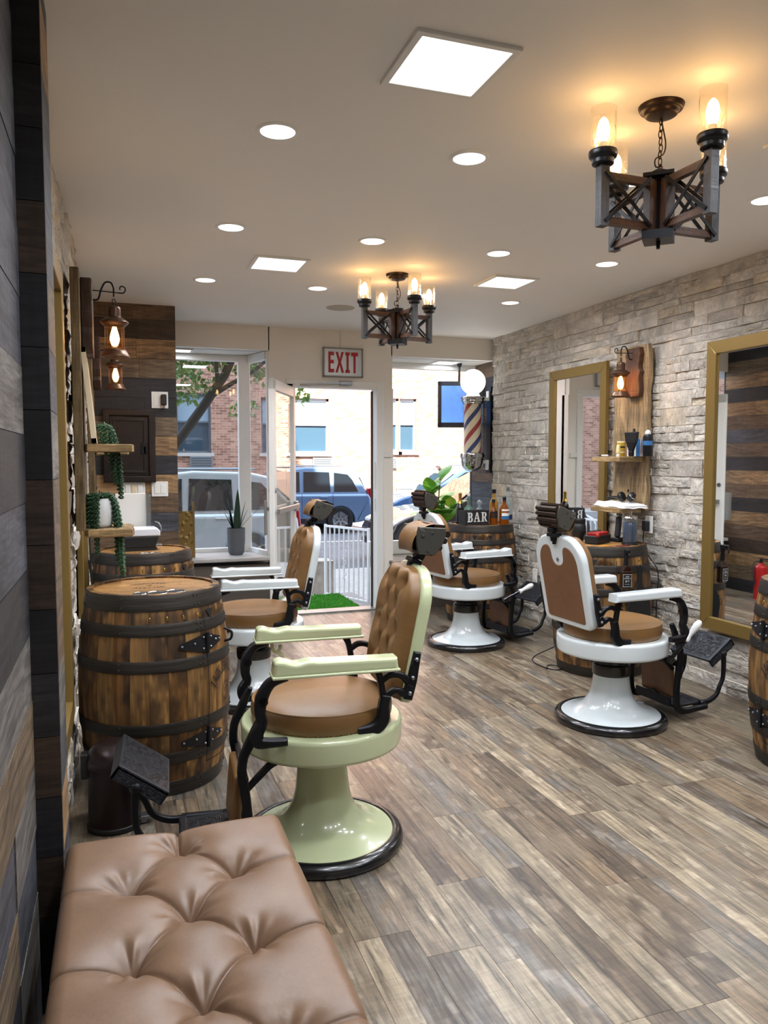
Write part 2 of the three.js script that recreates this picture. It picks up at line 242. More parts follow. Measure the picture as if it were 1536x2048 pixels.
{ rnd = mulberry(37); const spec = [], cols = ['brown', 'dbrown', 'tan', 'greybrown', 'char', 'char', 'greybrown', 'tan', 'char', 'tan', 'brown', 'slate', 'brown', 'char', 'tan', 'brown', 'char', 'tan'];
  let y = CH; for (let i = 0; y > 0.01; i++) { const h = Math.min(y, i < 1 ? 0.115 : 0.15); const cut = rr(-0.05, 0.3); for (const [a, b] of i % 3 === 1 ? [[-0.24, 0.45]] : [[-0.24, cut], [cut, 0.45]]) spec.push([b - a, h, 0.016, (a + b) / 2, y - h / 2, -6.32 + rr(-0.002, 0.002), cols[i % cols.length]]); spec.push([0.016, h, 0.7, 0.444, y - h / 2, -6.675, cols[(i + 5) % cols.length]]); y -= h; }
  clad(wallEnd, 'plank', spec); }

// ---- front wall with door opening and two window bays
const wallFront = struct('wall_front', 'cream painted front wall around the entrance door and windows', 'wall');
part('wall_panel', [bx(0.87, CH - 2.44, 0.12, 0.885, (CH + 2.44) / 2, -7.06), bx(1.19, CH - 2.13, 0.12, 1.905, (CH + 2.13) / 2, -7.06), bx(1.12, CH - 2.44, 0.12, 3.05, (CH + 2.44) / 2, -7.06), bx(0.19, 2.13, 0.12, 1.405, 1.065, -7.06), bx(0.13, 2.13, 0.12, 2.445, 1.065, -7.06)], M.wall, wallFront);
part('soffit', [bx(1.4, 0.12, 0.55, 0.6, 2.5, -7.375), bx(1.5, 0.12, 0.55, 3.23, 2.5, -7.375)], M.trim, wallFront);
part('facade', [bx(1.72, 3.2, 0.25, 0.46, 4.2, -7.52), bx(1.5, 3.2, 0.25, 3.23, 4.2, -7.52), bx(1.16, 3.2, 0.25, 1.9, 4.25, -7.3)], S('#8b8177', 0.8), wallFront);
part('sill_box', [bx(0.87, 0.5, 0.5, 0.885, 0.25, -7.22), bx(1.12, 0.44, 0.5, 3.04, 0.22, -7.22)], S('#5b534c', 0.6), wallFront);
const sillL = struct('trim_2', 'pale stone window sill under the left window', 'window sill'); part('sill_board', rb(0.9, 0.035, 0.56, 0.008, 0.885, 0.555, -7.2), S('#b9b6b2', 0.3), sillL);
const sillR = struct('trim_3', 'pale wooden window seat under the right window', 'window sill'); part('sill_board', wuv(rb(1.14, 0.035, 0.56, 0.008, 3.04, 0.46, -7.2)), wood('#b3a493'), sillR);
{ const bay = struct('wall_bay', 'grey and brown plank cladding at the side of the right window bay', 'wall'); part('wall_core', bx(0.3, CH, 0.66, 3.75, CH / 2, -7.25), M.subfloor, bay);
  rnd = mulberry(3); const cols = ['brown', 'char', 'char', 'brown', 'char', 'char', 'dbrown', 'brown', 'slate', 'slate', 'grey', 'char', 'slate', 'char', 'brown', 'char', 'brown', 'char'], spec = []; let y = 2.44; for (let i = 0; y > 0.02; i++) { const h = Math.min(y, 0.152); spec.push([0.02, h, 0.56, 3.592, y - h / 2, -7.2, cols[i % cols.length]]); y -= h; } clad(bay, 'plank', spec);
  part('corner_post', wuv(bx(0.05, CH, 0.03, 3.575, CH / 2, -6.935)), WOODS.black, bay); }

function windowUnit(name, label, spec) { const w = struct(name, label, 'window'); const fr = []; for (const [a, b, y0, y1, ax, az, bxx, bz] of spec.glass) { part('pane', beam([ax, (y0 + y1) / 2, az], [bxx, (y0 + y1) / 2, bz], y1 - y0, 0.006), M.glass, w); } spec.bars.forEach((b) => part('frame_bar', b, M.frame, w)); return w; }
windowUnit('window_1', 'left shop window with white corner post and narrow side pane', {
  glass: [[0, 0, 0.6, 2.36, 0.35, -7.46, 1.12, -7.46], [0, 0, 0.6, 2.36, 1.2, -7.44, 1.305, -7.06]],
  bars: [rb(0.11, 1.87, 0.1, 0.008, 1.155, 1.505, -7.46), rb(0.85, 0.06, 0.07, 0.006, 0.72, 2.41, -7.46), rb(0.85, 0.04, 0.07, 0.006, 0.72, 0.59, -7.46), beam([1.2, 2.4, -7.44], [1.305, 2.4, -7.06], 0.07, 0.05), beam([1.2, 0.59, -7.44], [1.305, 0.59, -7.06], 0.04, 0.05), rb(0.04, 1.87, 0.05, 0.005, 1.315, 1.505, -7.04)] });
windowUnit('window_2', 'right shop window behind the barber pole', {
  glass: [[0, 0, 0.62, 2.36, 2.5, -7.46, 3.6, -7.46]],
  bars: [rb(1.2, 0.06, 0.07, 0.006, 3.0, 2.41, -7.46), rb(1.2, 0.14, 0.07, 0.006, 3.0, 0.55, -7.46), rb(0.06, 2.3, 0.42, 0.006, 2.48, 1.3, -7.28)] });

// ---- entrance: frame, open glazed door, push bar, closer
const door = struct('door_1', 'open white metal glass entrance door folded into the shop', 'door');
{ const L = 0.86, leaf = new THREE.Group(); leaf.name = 'leaf'; leaf.position.set(1.535, 0, -7.0); leaf.rotation.y = Math.atan2(-0.76, -0.35) + Math.PI; door.add(leaf);
  // leaf local x runs from the hinge (0) to the free edge (L)
  leaf.rotation.y = -Math.atan2(0.77, -0.35);
  part('stile', [rb(0.075, 2.1, 0.045, 0.006, 0.04, 1.06, 0), rb(0.09, 2.1, 0.045, 0.006, L - 0.045, 1.06, 0)], M.frame, leaf);
  part('rail', [rb(L, 0.09, 0.045, 0.006, L / 2, 2.065, 0), rb(L, 0.22, 0.045, 0.006, L / 2, 0.12, 0)], M.frame, leaf);
  part('pane', bx(L - 0.16, 1.8, 0.006, L / 2, 1.125, 0), M.glass, leaf);
  part('push_bar', [rb(L - 0.05, 0.045, 0.025, 0.006, L / 2, 1.03, -0.05), rb(0.09, 0.09, 0.03, 0.006, 0.07, 1.03, -0.035)], M.alu, leaf);
  part('pull_plate', [rb(0.07, 0.28, 0.012, 0.004, L + 0.02, 0.98, 0.045), bx(0.03, 0.03, 0.05, L - 0.03, 1.05, 0.03)], M.alu, leaf);
  part('lock_cylinder', cy(0.02, 0.02, 0.06, L - 0.045, 1.2, 0, Math.PI / 2), M.steel, leaf);
  const df = part('door_frame', [rb(0.07, 2.15, 0.14, 0.006, 1.5, 1.075, -7.06), rb(0.07, 2.15, 0.16, 0.006, 2.375, 1.075, -7.06), rb(0.95, 0.07, 0.14, 0.006, 1.94, 2.155, -7.06)], M.frame, door);
  part('strike_plate', [rb(0.012, 0.26, 0.04, 0.003, 2.335, 1.3, -7.03), rb(0.09, 0.05, 0.02, 0.004, 2.44, 1.5, -6.992), rb(0.012, 0.12, 0.03, 0.003, 2.335, 1.02, -7.03)], M.trim, df);
  part('weather_strip', bx(0.018, 2.1, 0.03, 2.335, 1.06, -7.12), M.dbrown ?? S('#3a2a22', 0.7), df);
  part('closer_arm', [beam([1.6, 2.14, -6.985], [2.0, 2.165, -6.96], 0.015, 0.02), rb(0.12, 0.04, 0.04, 0.008, 2.03, 2.165, -6.97)], M.steel, door);
  part('threshold', rb(0.82, 0.02, 0.16, 0.004, 1.93, 0.006, -7.08), M.alu, door);
}

// ---- ceiling lamps
function downlight(x, z, label, y = CH) {
  const t = thing('recessed_downlight', label, 'ceiling light', [x, y, z], 0, 'round recessed ceiling lights');
  part('trim_ring', lathe([[0.062, -0.001], [0.066, -0.006], [0.078, -0.004], [0.082, 0.001]], 32), M.white, t);
  part('lens', cy(0.064, 0.064, 0.006, 0, -0.001, 0, 0, 0, 0, 32), M.lens, t);
  const l = new THREE.SpotLight(new THREE.Color(0.93, 0.975, 1.05), LAMP.down, 0, 1.35, 0.7, 2); l.position.set(0, -0.02, 0); l.target.position.set(0, -1, 0); l.castShadow = true; l.shadow.radius = 3; t.add(l, l.target);
}
function panelLight(x, z, label, s = 0.285, y = CH, k = 1) {
  const t = thing('square_panel_light', label, 'ceiling light', [x, y, z], 0, 'square ceiling panel lights');
  const o = s / 2 + 0.022, sh = poly([[-o, -o], [o, -o], [o, o], [-o, o]]), h = new THREE.Path([V2(-s / 2, -s / 2), V2(s / 2, -s / 2), V2(s / 2, s / 2), V2(-s / 2, s / 2)]); sh.holes.push(h);
  part('frame', ext(sh, 0.012, 0.002, 0, -0.005, 0, Math.PI / 2), M.white, t);
  part('diffuser', bx(s + 0.01, 0.006, s + 0.01, 0, -0.003, 0), M.lens, t);
  const l = new THREE.RectAreaLight(new THREE.Color(0.93, 0.975, 1.05), LAMP.panel * k, s, s); l.position.set(0, -0.014, 0); l.rotation.x = -Math.PI / 2; t.add(l);
}
const rowName = { '-2.87': 'in the row nearest the viewer', '-4.1': 'in the middle row', '-5.33': 'in the row nearest the front wall', '-1.64': 'in the row above the bench', '-0.4': 'in the row behind the viewer' };
for (const z of [-0.4, -1.64, -2.87, -4.1, -5.33]) [0.58, 1.35, 2.12, 2.86].forEach((x, i) => { if (z === -5.33 && i === 2) return; downlight(x, z, `round ceiling light, ${['first', 'second', 'third', 'fourth'][i]} from the plank wall ${rowName[z]}`); });
downlight(2.12, -5.33, 'round ceiling light behind the far chandelier near the front wall');
panelLight(0.98, -2.235, 'square ceiling panel left of the near chandelier');
panelLight(0.955, -4.75, 'square ceiling panel left of the far chandelier');
panelLight(2.505, -4.73, 'square ceiling panel right of the far chandelier');
panelLight(2.53, -2.235, 'square ceiling panel right of the near chandelier');
panelLight(0.56, -7.24, 'square panel light in the left window soffit', 0.17, 2.44, 0.5);
panelLight(3.17, -7.27, 'square panel light in the right window soffit', 0.22, 2.44, 0.5);
one('ceiling_speaker', 'flat round ceiling speaker grille near the front wall', 'speaker', lathe([[0.001, -0.008], [0.09, -0.008], [0.11, -0.004], [0.115, 0.001]], 36), S('#b7ab9d', 0.7), [1.69, CH, -5.95]);

// ================================================================ tufted bench
const bench = thing('tufted_bench', 'brown leather bench with deep button tufting beside the plank wall', 'bench', [0, 0, 0]);
{
  const x0 = -0.148, x1 = 0.408, z0 = -2.09, z1 = -0.62, cxm = 0.13, Hh = 0.468;
  const btn = []; for (let k = 0; k < 6; k++) { btn.push([cxm, -1.998 + k * 0.2955]); if (k < 5) { btn.push([0.004, -1.850 + k * 0.2955]); btn.push([0.252, -1.850 + k * 0.2955]); } }
  const seg = []; for (const [bxx, bz] of btn) { if (Math.abs(bxx - cxm) > 0.05) { seg.push([bxx, bz, bxx < cxm ? x0 : x1, bz]); for (const s of [-1, 1]) seg.push([bxx, bz, cxm, bz + s * 0.14775]); } }
  seg.push([cxm, -1.998, cxm, z0]);
  const dseg = (px, pz, s) => { const dx = s[2] - s[0], dz = s[3] - s[1], t = cl(((px - s[0]) * dx + (pz - s[1]) * dz) / (dx * dx + dz * dz)); return [Math.hypot(px - s[0] - t * dx, pz - s[1] - t * dz), t]; };
  const hgt = (x, z) => {
    const ex = Math.min(x - x0, x1 - x), ez = Math.min(z - z0, z1 - z); let h = 0; const edge = (e, r) => e >= r ? 0 : -(r - Math.sqrt(Math.max(0, r * r - (r - e) ** 2)));
    h += edge(ex, 0.035) + edge(ez, 0.03);
    btn.forEach((b, bi) => { const db = Math.hypot(x - b[0], z - b[1]); if (db > 0.22) return; const ang = Math.atan2(z - b[1], x - b[0]);
      h -= 0.042 * Math.exp(-((db / 0.03) ** 1.15)) + 0.013 * Math.exp(-((db / 0.08) ** 2));
      h += 0.0048 * Math.sin(ang * 8 + bi * 1.7) * Math.exp(-(((db - 0.042) / 0.024) ** 2)) * (0.5 + 0.5 * Math.sin(ang * 2 + bi)); });
    let ds = 9; for (const s of seg) { const [d] = dseg(x, z, s); if (d < ds) ds = d; }
    h -= 0.013 * Math.exp(-ds / 0.0042) + 0.005 * Math.exp(-((ds / 0.022) ** 2));
    return h;
  };
  const NU = 190, NV = 420;
  part('cushion', grid(NU, NV, (u, v) => { const x = mix(x0, x1, u), z = mix(z1, z0, v); return [x, Hh + hgt(x, z), z, x * 3, z * 3]; }), M.bench, bench);
  part('apron', [bx(x1 - x0 - 0.002, 0.36, 0.02, (x0 + x1) / 2, 0.243, z0 + 0.011), bx(x1 - x0 - 0.002, 0.36, 0.02, (x0 + x1) / 2, 0.243, z1 - 0.011), bx(0.02, 0.36, z1 - z0 - 0.002, x0 + 0.011, 0.243, (z0 + z1) / 2), bx(0.02, 0.36, z1 - z0 - 0.002, x1 - 0.011, 0.243, (z0 + z1) / 2)].map((g) => wuv(g, 3)), M.bench, bench);
  for (const [b0, b1] of btn) part('button', sp(0.0105, b0, Hh + hgt(b0, b1) + 0.004, b1, 1, 0.55, 1, 12), M.bench, bench);
  for (const [x, z] of [[x0 + 0.05, z0 + 0.05], [x1 - 0.05, z0 + 0.05], [x0 + 0.05, z1 - 0.05], [x1 - 0.05, z1 - 0.05]]) part('leg', cy(0.022, 0.016, 0.07, x, 0.034, z), M.black, bench);
}

// ================================================================ whisky barrels
const BH = 0.88, BR = (y) => { const t = (y / BH - 0.5) * 2; return 0.335 - 0.047 * Math.pow(Math.abs(t), 1.9); };
const barrelWood = ['#b88747', '#a97838', '#c09050', '#a1733a', '#c79858', '#8f6330'].map((c) => S(c, 0.55, 0, { map: barrelTex, bumpMap: barrelTex, bumpScale: 0.0012 }));
rnd = mulberry(61);
const NST = 26, staveGeos = Array.from({ length: 8 }, () => {
  const w = Math.PI * 2 / NST - 0.0035, NV = 12, NU = 2, ou = rnd(), ov = rnd(), parts = [];
  const P0 = (a, y, dr) => { const r = BR(y) + dr; return [r * Math.sin(a), y, r * Math.cos(a)]; };
  parts.push(grid(NU, NV, (u, v) => { const e = u === 0 || u === 1 ? -0.0015 : 0; return [...P0((u - 0.5) * w, v * BH, e), ou + u * 0.13, ov + v * 0.95]; }));
  parts.push(grid(NU, 2, (u, v) => [...P0((0.5 - u) * w, 0.8 + v * 0.08, -0.026), ou + u * 0.13, ov + v * 0.09]));
  parts.push(grid(NU, 1, (u, v) => [...P0((u - 0.5) * w, BH, -v * 0.026), ou + u * 0.13, ov + v * 0.03]));
  for (const s of [-1, 1]) parts.push(grid(1, NV, (u, v) => [...P0(s * w / 2, v * BH, -0.0015 - (s > 0 ? u : 1 - u) * 0.02), ou + u * .02, ov + v * 0.95]));
  return merge(parts);
});
const HOOPS = [[0.812, 0.878], [0.708, 0.758], [0.555, 0.605], [0.285, 0.335], [0.15, 0.2], [0.002, 0.068]];
const hoopGeos = HOOPS.map(([a, b]) => { const pts = []; for (let k = 0; k <= 4; k++) { const y = mix(a, b, k / 4); pts.push([BR(y) + 0.0035, y]); } return lathe([[BR(a), a], ...pts, [BR(b), b]], 60); });
const rivetGeo = (k, angs) => merge(angs.flatMap((a) => { const [y0, y1] = HOOPS[k], out = []; for (const y of [y0 + 0.014, y1 - 0.014]) out.push(sp(0.0048, (BR(y) + 0.003) * Math.sin(a), y, (BR(y) + 0.003) * Math.cos(a), 1, 1, 1, 6)); return out; }));
function curvedPatch(a0, a1, y0, y1, dr, nu = 16, nv = 8) { return grid(nu, nv, (u, v) => { const a = mix(a0, a1, u), y = mix(y0, y1, v), r = BR(y) + dr; return [r * Math.sin(a), y, r * Math.cos(a)]; }); }
const stencil = (draw) => { const t = canvasTex(512, 320, (c, w, h) => { c.fillStyle = '#000'; c.fillRect(0, 0, w, h); c.fillStyle = '#fff'; c.strokeStyle = '#fff'; draw(c, w, h); }); t.colorSpace = THREE.NoColorSpace; return new THREE.MeshStandardMaterial({ color: '#1c1510', roughness: 0.8, alphaMap: t, transparent: true }); };
const sideStencil = stencil((c, w, h) => {
  c.font = 'bold 88px serif'; c.textAlign = 'center'; const s = "JACK DANIEL'S"; for (let i = 0; i < s.length; i++) { const a = (i - (s.length - 1) / 2) * 0.155; c.save(); c.translate(w / 2 + Math.sin(a) * 236, 300 - Math.cos(a) * 210); c.rotate(a); c.scale(0.8, 1.25); c.fillText(s[i], 0, 0); c.restore(); }
  c.lineWidth = 6; c.beginPath(); c.arc(w / 2, 235, 66, 0, 7); c.stroke(); c.lineWidth = 3; c.beginPath(); c.arc(w / 2, 235, 56, 0, 7); c.stroke(); c.font = 'bold 40px serif'; c.fillText('N°', w / 2 - 26, 240); c.font = 'bold 76px serif'; c.fillText('7', w / 2 + 20, 262);
});
const lidStencil = stencil((c, w, h) => { c.font = 'bold 46px serif'; c.textAlign = 'center'; const put = (s, R, dir) => { for (let i = 0; i < s.length; i++) { const a = (i - (s.length - 1) / 2) * 0.2 * dir; c.save(); c.translate(w / 2 + Math.sin(a) * R * 1.6, h / 2 - Math.cos(a) * R * dir); c.rotate(a * 1); c.fillText(s[i], 0, 14); c.restore(); } }; put('TENNESSEE', 105, 1); put('WHISKEY', 105, -1); c.font = 'bold 90px serif'; c.fillText('7', w / 2, h / 2 + 32); });
function barrel(label, x, z, turn, o = {}) {
  const t = thing('whisky_barrel', label, 'barrel', [x, 0, z], turn, 'oak whisky barrels used as stations'); rnd = mulberry(Math.round(x * 100 - z * 777));
  for (let k = 0; k < NST; k++) { const m = part('stave', staveGeos[(k * 3 + Math.floor(rnd() * 8)) % 8], pick(barrelWood), t); m.rotation.y = k / NST * Math.PI * 2; }
  part('bottom', cy(0.27, 0.27, 0.02, 0, 0.03, 0, 0, 0, 0, 32), M.hole, t);
  HOOPS.forEach((h, k) => { const m = part('hoop', hoopGeos[k], M.hoop, t); part('rivet', rivetGeo(k, [0.55, 0.62, 1.35, -0.5, -1.3, 2.4, 3.3]), M.hoop, m); });
  const R = 0.266; for (let k = 0; k < 6; k++) { const a = -R + k * R / 3, b = a + R / 3, pts = []; for (let i = 0; i <= 10; i++) { const zz = mix(a, b, i / 10); pts.push([Math.sqrt(Math.max(0, R * R - zz * zz)), zz]); } const sh = poly([...pts, ...pts.slice().reverse().map((p) => [-p[0], p[1]])]); const g = wuv(ext(sh, 0.02, 0.0008, 0, BH - 0.019, 0, Math.PI / 2), 1, rnd() * 3, rnd() * 3); part('lid_board', g, M.lid, t); }
  if (o.lidInk !== false) part('lid_stencil', mv(new THREE.PlaneGeometry(0.3, 0.19), -0.02, BH - 0.0078, -0.03, -Math.PI / 2, 0, 0.0 - turn), lidStencil, t);
  // cupboard door: gaps, strap hinges, pull, notch under the top hoop
  const D = o.door ?? 0.6, dw = 0.62;   // door from angle D to D + dw
  part('door_gap', [curvedPatch(D - 0.006, D + 0.006, 0.12, 0.79, 0.0046, 1, 14), curvedPatch(D + dw - 0.006, D + dw + 0.006, 0.12, 0.79, 0.0046, 1, 14), curvedPatch(D, D + dw, 0.118, 0.123, 0.0046, 10, 1)], M.hole, t);
  for (const y of [0.655, 0.235]) {
    const strap = (s) => { const g = grid(8, 4, (u, v) => { const a = D + s * (0.02 + u * (s > 0 ? 0.27 : 0.4)), hh = mix(0.042, 0.011, u), yy = y + (v - 0.5) * 2 * hh * (s > 0 ? 0.9 : 1), r = BR(yy) + 0.007; return [r * Math.sin(a), yy, r * Math.cos(a)]; }); return g; };
    const h = part('strap_hinge', [strap(-1), strap(1), rod([(BR(y) + 0.011) * Math.sin(D), y - 0.045, (BR(y) + 0.011) * Math.cos(D)], [(BR(y) + 0.011) * Math.sin(D), y + 0.045, (BR(y) + 0.011) * Math.cos(D)], 0.009)], M.black, t);
    part('bolt', [[-0.38, 0], [-0.2, 0.004], [-0.06, 0.025], [-0.06, -0.025], [0.07, 0.022], [0.07, -0.022], [0.17, 0.003], [0.26, 0]].map(([da, dy]) => sp(0.006, (BR(y) + 0.008) * Math.sin(D + da), y + dy, (BR(y) + 0.008) * Math.cos(D + da), 1, 1, 1, 8)), M.steel, h);
  }
  { const a = D + dw - 0.12, y = 0.655, r = BR(y); part('door_pull', [tube([[r * Math.sin(a), y - 0.03, r * Math.cos(a)], [(r + 0.03) * Math.sin(a), y - 0.02, (r + 0.03) * Math.cos(a)], [(r + 0.034) * Math.sin(a), y + 0.012, (r + 0.034) * Math.cos(a)], [r * Math.sin(a), y + 0.03, r * Math.cos(a)]], 0.006)], M.black, t); }
  part('notch', [[D + 0.06, 0.16], [D + 0.28, 0.16], [D + 0.5, 0.16]].slice(0, o.notches ?? 1).map(([a, w]) => { const mid = a + w / 2; return grid(6, 3, (u, v) => { const hw = w / 2 * (1 - v), aa = mid + (u - 0.5) * 2 * hw, yy = 0.795 - v * 0.045, r = BR(yy) + 0.0035; return [r * Math.sin(aa), yy, r * Math.cos(aa)]; }); }), M.hole, t);
  part('notch_cover', grid(10, 5, (u, v) => { const aa = D + 0.2 + u * 0.34, k = Math.sin(u * Math.PI) ** 0.7, yy = 0.762 + v * 0.045 * k, r = BR(yy) + 0.006 + 0.02 * k * v; return [r * Math.sin(aa), yy, r * Math.cos(aa), u * .2, v * .1]; }), barrelWood[4], t);
  if (o.text !== false) part('stencil', curvedPatch(D + (o.textAt ?? 0.08), D + (o.textAt ?? 0.08) + 0.72, 0.355, 0.56, 0.0052, 24, 8), sideStencil, t);
  if (o.hooks) o.hooks.forEach((a) => { const y = 0.79, r = BR(y); part('cup_hook', tube([[r * Math.sin(a), y, r * Math.cos(a)], [(r + 0.012) * Math.sin(a), y - 0.002, (r + 0.012) * Math.cos(a)], [(r + 0.02) * Math.sin(a), y - 0.018, (r + 0.02) * Math.cos(a)], [(r + 0.03) * Math.sin(a), y - 0.012, (r + 0.03) * Math.cos(a)], [(r + 0.032) * Math.sin(a), y, (r + 0.032) * Math.cos(a)]], 0.0025, 14, 6), M.brass, t); });
  if (o.rings) o.rings.forEach(([a, r]) => { const X = 0.2 * Math.sin(a), Z = 0.2 * Math.cos(a); const q = part('holder_ring', mv(new THREE.TorusGeometry(r, 0.005, 8, 28), X, BH - 0.007, Z, Math.PI / 2), M.chrome, t); part('holder_hole', cy(r, r, 0.004, X, BH - 0.0085, Z), M.hole, q); });
  return t;
}
barrel('nearest oak barrel behind the dark pedal bin with chrome rings in its lid', 0.145, -3.65, 0, { door: 0.68, textAt: 0.03, hooks: [-0.1, 0.12, 0.34, 0.56], rings: [[-0.32, 0.03], [0.02, 0.043], [0.42, 0.042]] });
barrel('oak barrel by the plank end wall carrying the white lidded machine', 0.145, -5.15, 0.0, { door: 0.75, hooks: [-0.05, 0.16, 0.36, 0.55], rings: [[0.0, 0.03], [0.32, 0.034]], lidInk: false });
barrel('oak barrel under the live edge shelf board holding clippers and blue jar', 3.165, -4.53, -0.2, { door: -0.72, textAt: 0.5, lidInk: false });
barrel('oak barrel by the front window carrying the liquor bottles', 3.1, -6.3, -0.75, { door: 0.0, notches: 3, textAt: 0.02, lidInk: false });
barrel('oak barrel cut off by the right picture edge beside the gold mirror', 3.165, -2.72, -1.35, { door: -0.42, textAt: 0.02, hooks: [-0.5, -0.3] });

// ================================================================ barber chairs
// local frame: the sitter faces +x, +z is the sitter's right
function tuft(W, H, depth, rows, o = {}) {                             // pillow with diamond tufting, in (w, h) plane, bulging along +d
  const btn = []; for (let j = 0; j < rows; j++) { const y = -H / 2 + (j + 0.8) * H / (rows + 0.5); const xs = j % 2 ? [-W * 0.14, W * 0.14].map((x) => x * 1) : [-W * 0.29, 0, W * 0.29]; xs.forEach((x) => btn.push([x, y])); }
  const seg = []; btn.forEach((a, i) => btn.forEach((b, j) => { if (j > i && Math.abs(a[1] - b[1]) > 0.01 && Math.abs(a[1] - b[1]) < H / (rows + 0.5) * 1.2 && Math.abs(a[0] - b[0]) < W * 0.2) seg.push([...a, ...b]); })); btn.forEach((b) => { if (b[1] > H * 0.27) seg.push([...b, b[0] * 1.05, H / 2]); });
  const topR = o.topR ?? 0.12; const half = (y) => { const t = y - (H / 2 - topR); return t <= 0 ? W / 2 : W / 2 - topR + Math.sqrt(Math.max(0, topR * topR - t * t)); };
  return { btn, geo: grid(64, 72, (u, v) => { const y = (v - 0.5) * H, x = (u - 0.5) * 2 * half(y); const e = Math.min(half(y) - Math.abs(x), y + H / 2, (H / 2 - y) * 1.0), er = 0.05; let d = depth * (e >= er ? 1 : Math.sqrt(Math.max(0, 1 - (1 - e / er) ** 2)));
      let db = 9; for (const b of btn) db = Math.min(db, Math.hypot(x - b[0], y - b[1])); let ds = 9; for (const s of seg) { const dx = s[2] - s[0], dy = s[3] - s[1], t = cl(((x - s[0]) * dx + (y - s[1]) * dy) / (dx * dx + dy * dy)); ds = Math.min(ds, Math.hypot(x - s[0] - t * dx, y - s[1] - t * dy)); }
      if (e > 0.004) d -= (depth * 0.62 * Math.exp(-((db / 0.024) ** 1.2)) + depth * 0.16 * Math.exp(-((ds / 0.012) ** 1.2))) * cl(e / 0.03); return [x, y, Math.max(d, 0), x * 3, y * 3]; }) };
}
const backTuft = tuft(0.385, 0.47, 0.062, 5, { topR: 0.13 });
const archShape = (w, h, rt, rbm) => { const s = new THREE.Shape(), a = w / 2; s.moveTo(-a + rbm, 0); s.lineTo(a - rbm, 0); s.quadraticCurveTo(a, 0, a, rbm); s.lineTo(a, h - rt); s.absarc(a - rt, h - rt, rt, 0, Math.PI / 2, false); s.lineTo(-a + rt, h); s.absarc(-a + rt, h - rt, rt, Math.PI / 2, Math.PI, false); s.lineTo(-a, rbm); s.quadraticCurveTo(-a, 0, -a + rbm, 0); return s; };
const rearPanelShape = (() => { const s = new THREE.Shape(), a = 0.165, b = 0.032, t = 0.445; s.moveTo(-a + 0.02, b); s.lineTo(a - 0.02, b); s.quadraticCurveTo(a, b, a, b + 0.02); s.lineTo(a, t - 0.11); s.bezierCurveTo(a, t - 0.03, 0.12, t, 0.085, t); s.bezierCurveTo(0.05, t, 0.055, t - 0.04, 0.05, t - 0.065); s.bezierCurveTo(0.045, t - 0.12, -0.045, t - 0.12, -0.05, t - 0.065); s.bezierCurveTo(-0.055, t - 0.04, -0.05, t, -0.085, t); s.bezierCurveTo(-0.12, t, -a, t - 0.03, -a, t - 0.11); s.lineTo(-a, b + 0.02); s.quadraticCurveTo(-a, b, -a + 0.02, b); return s; })();
const G = {                                                            // shared chair geometries
  rim: lathe(smooth([[0.266, 0.0], [0.3, 0.003], [0.309, 0.018], [0.304, 0.036], [0.288, 0.047], [0.272, 0.049], [0.268, 0.044]], 24), 72),
  pedestal: lathe(smooth([[0.27, 0.044], [0.245, 0.05], [0.2, 0.066], [0.155, 0.094], [0.122, 0.14], [0.106, 0.19], [0.099, 0.24], [0.095, 0.29], [0.094, 0.315]], 40), 72),
  collarB: lathe(smooth([[0.096, 0.262], [0.103, 0.266], [0.104, 0.31], [0.1, 0.322], [0.09, 0.328], [0.086, 0.345], [0.06, 0.35]], 20), 48),
  collarG: lathe(smooth([[0.095, 0.31], [0.105, 0.318], [0.108, 0.345], [0.1, 0.36], [0.07, 0.362]], 16), 48),
  ram: merge([cy(0.058, 0.058, 0.08, 0, 0.37, 0), cy(0.12, 0.085, 0.03, 0, 0.392, 0), bx(0.36, 0.03, 0.1, 0, 0.402, 0), bx(0.1, 0.03, 0.4, 0.02, 0.402, 0)]),
  ring: lathe([[0.19, 0.4], [0.286, 0.394], [0.297, 0.398], [0.301, 0.41], [0.303, 0.472], [0.3, 0.484], [0.29, 0.49], [0.2, 0.488]], 72),
  cushion: lathe(smooth([[0.252, 0.487], [0.262, 0.5], [0.266, 0.525], [0.263, 0.556], [0.252, 0.567], [0.2, 0.58], [0.1, 0.588], [0, 0.59]], 40), 72),
  piping: mv(new THREE.TorusGeometry(0.2585, 0.0042, 8, 72), 0, 0.5625, 0, Math.PI / 2),
  studs: merge(Array.from({ length: 90 }, (_, i) => { const a = i / 90 * Math.PI * 2; return sp(0.003, 0.2575 * Math.cos(a), 0.494, 0.2575 * Math.sin(a), 1, 1, 1, 5); })),
  shell: ext(archShape(0.42, 0.5, 0.14, 0.05), 0.045, 0.014, 0, 0, 0, 0, 0, 0, 4, 20), rearPanel: ext(rearPanelShape, 0.01, 0.003, 0, 0, 0, 0, 0, 0, 1, 14),
  pad: backTuft.geo, padButtons: backTuft.btn,
};
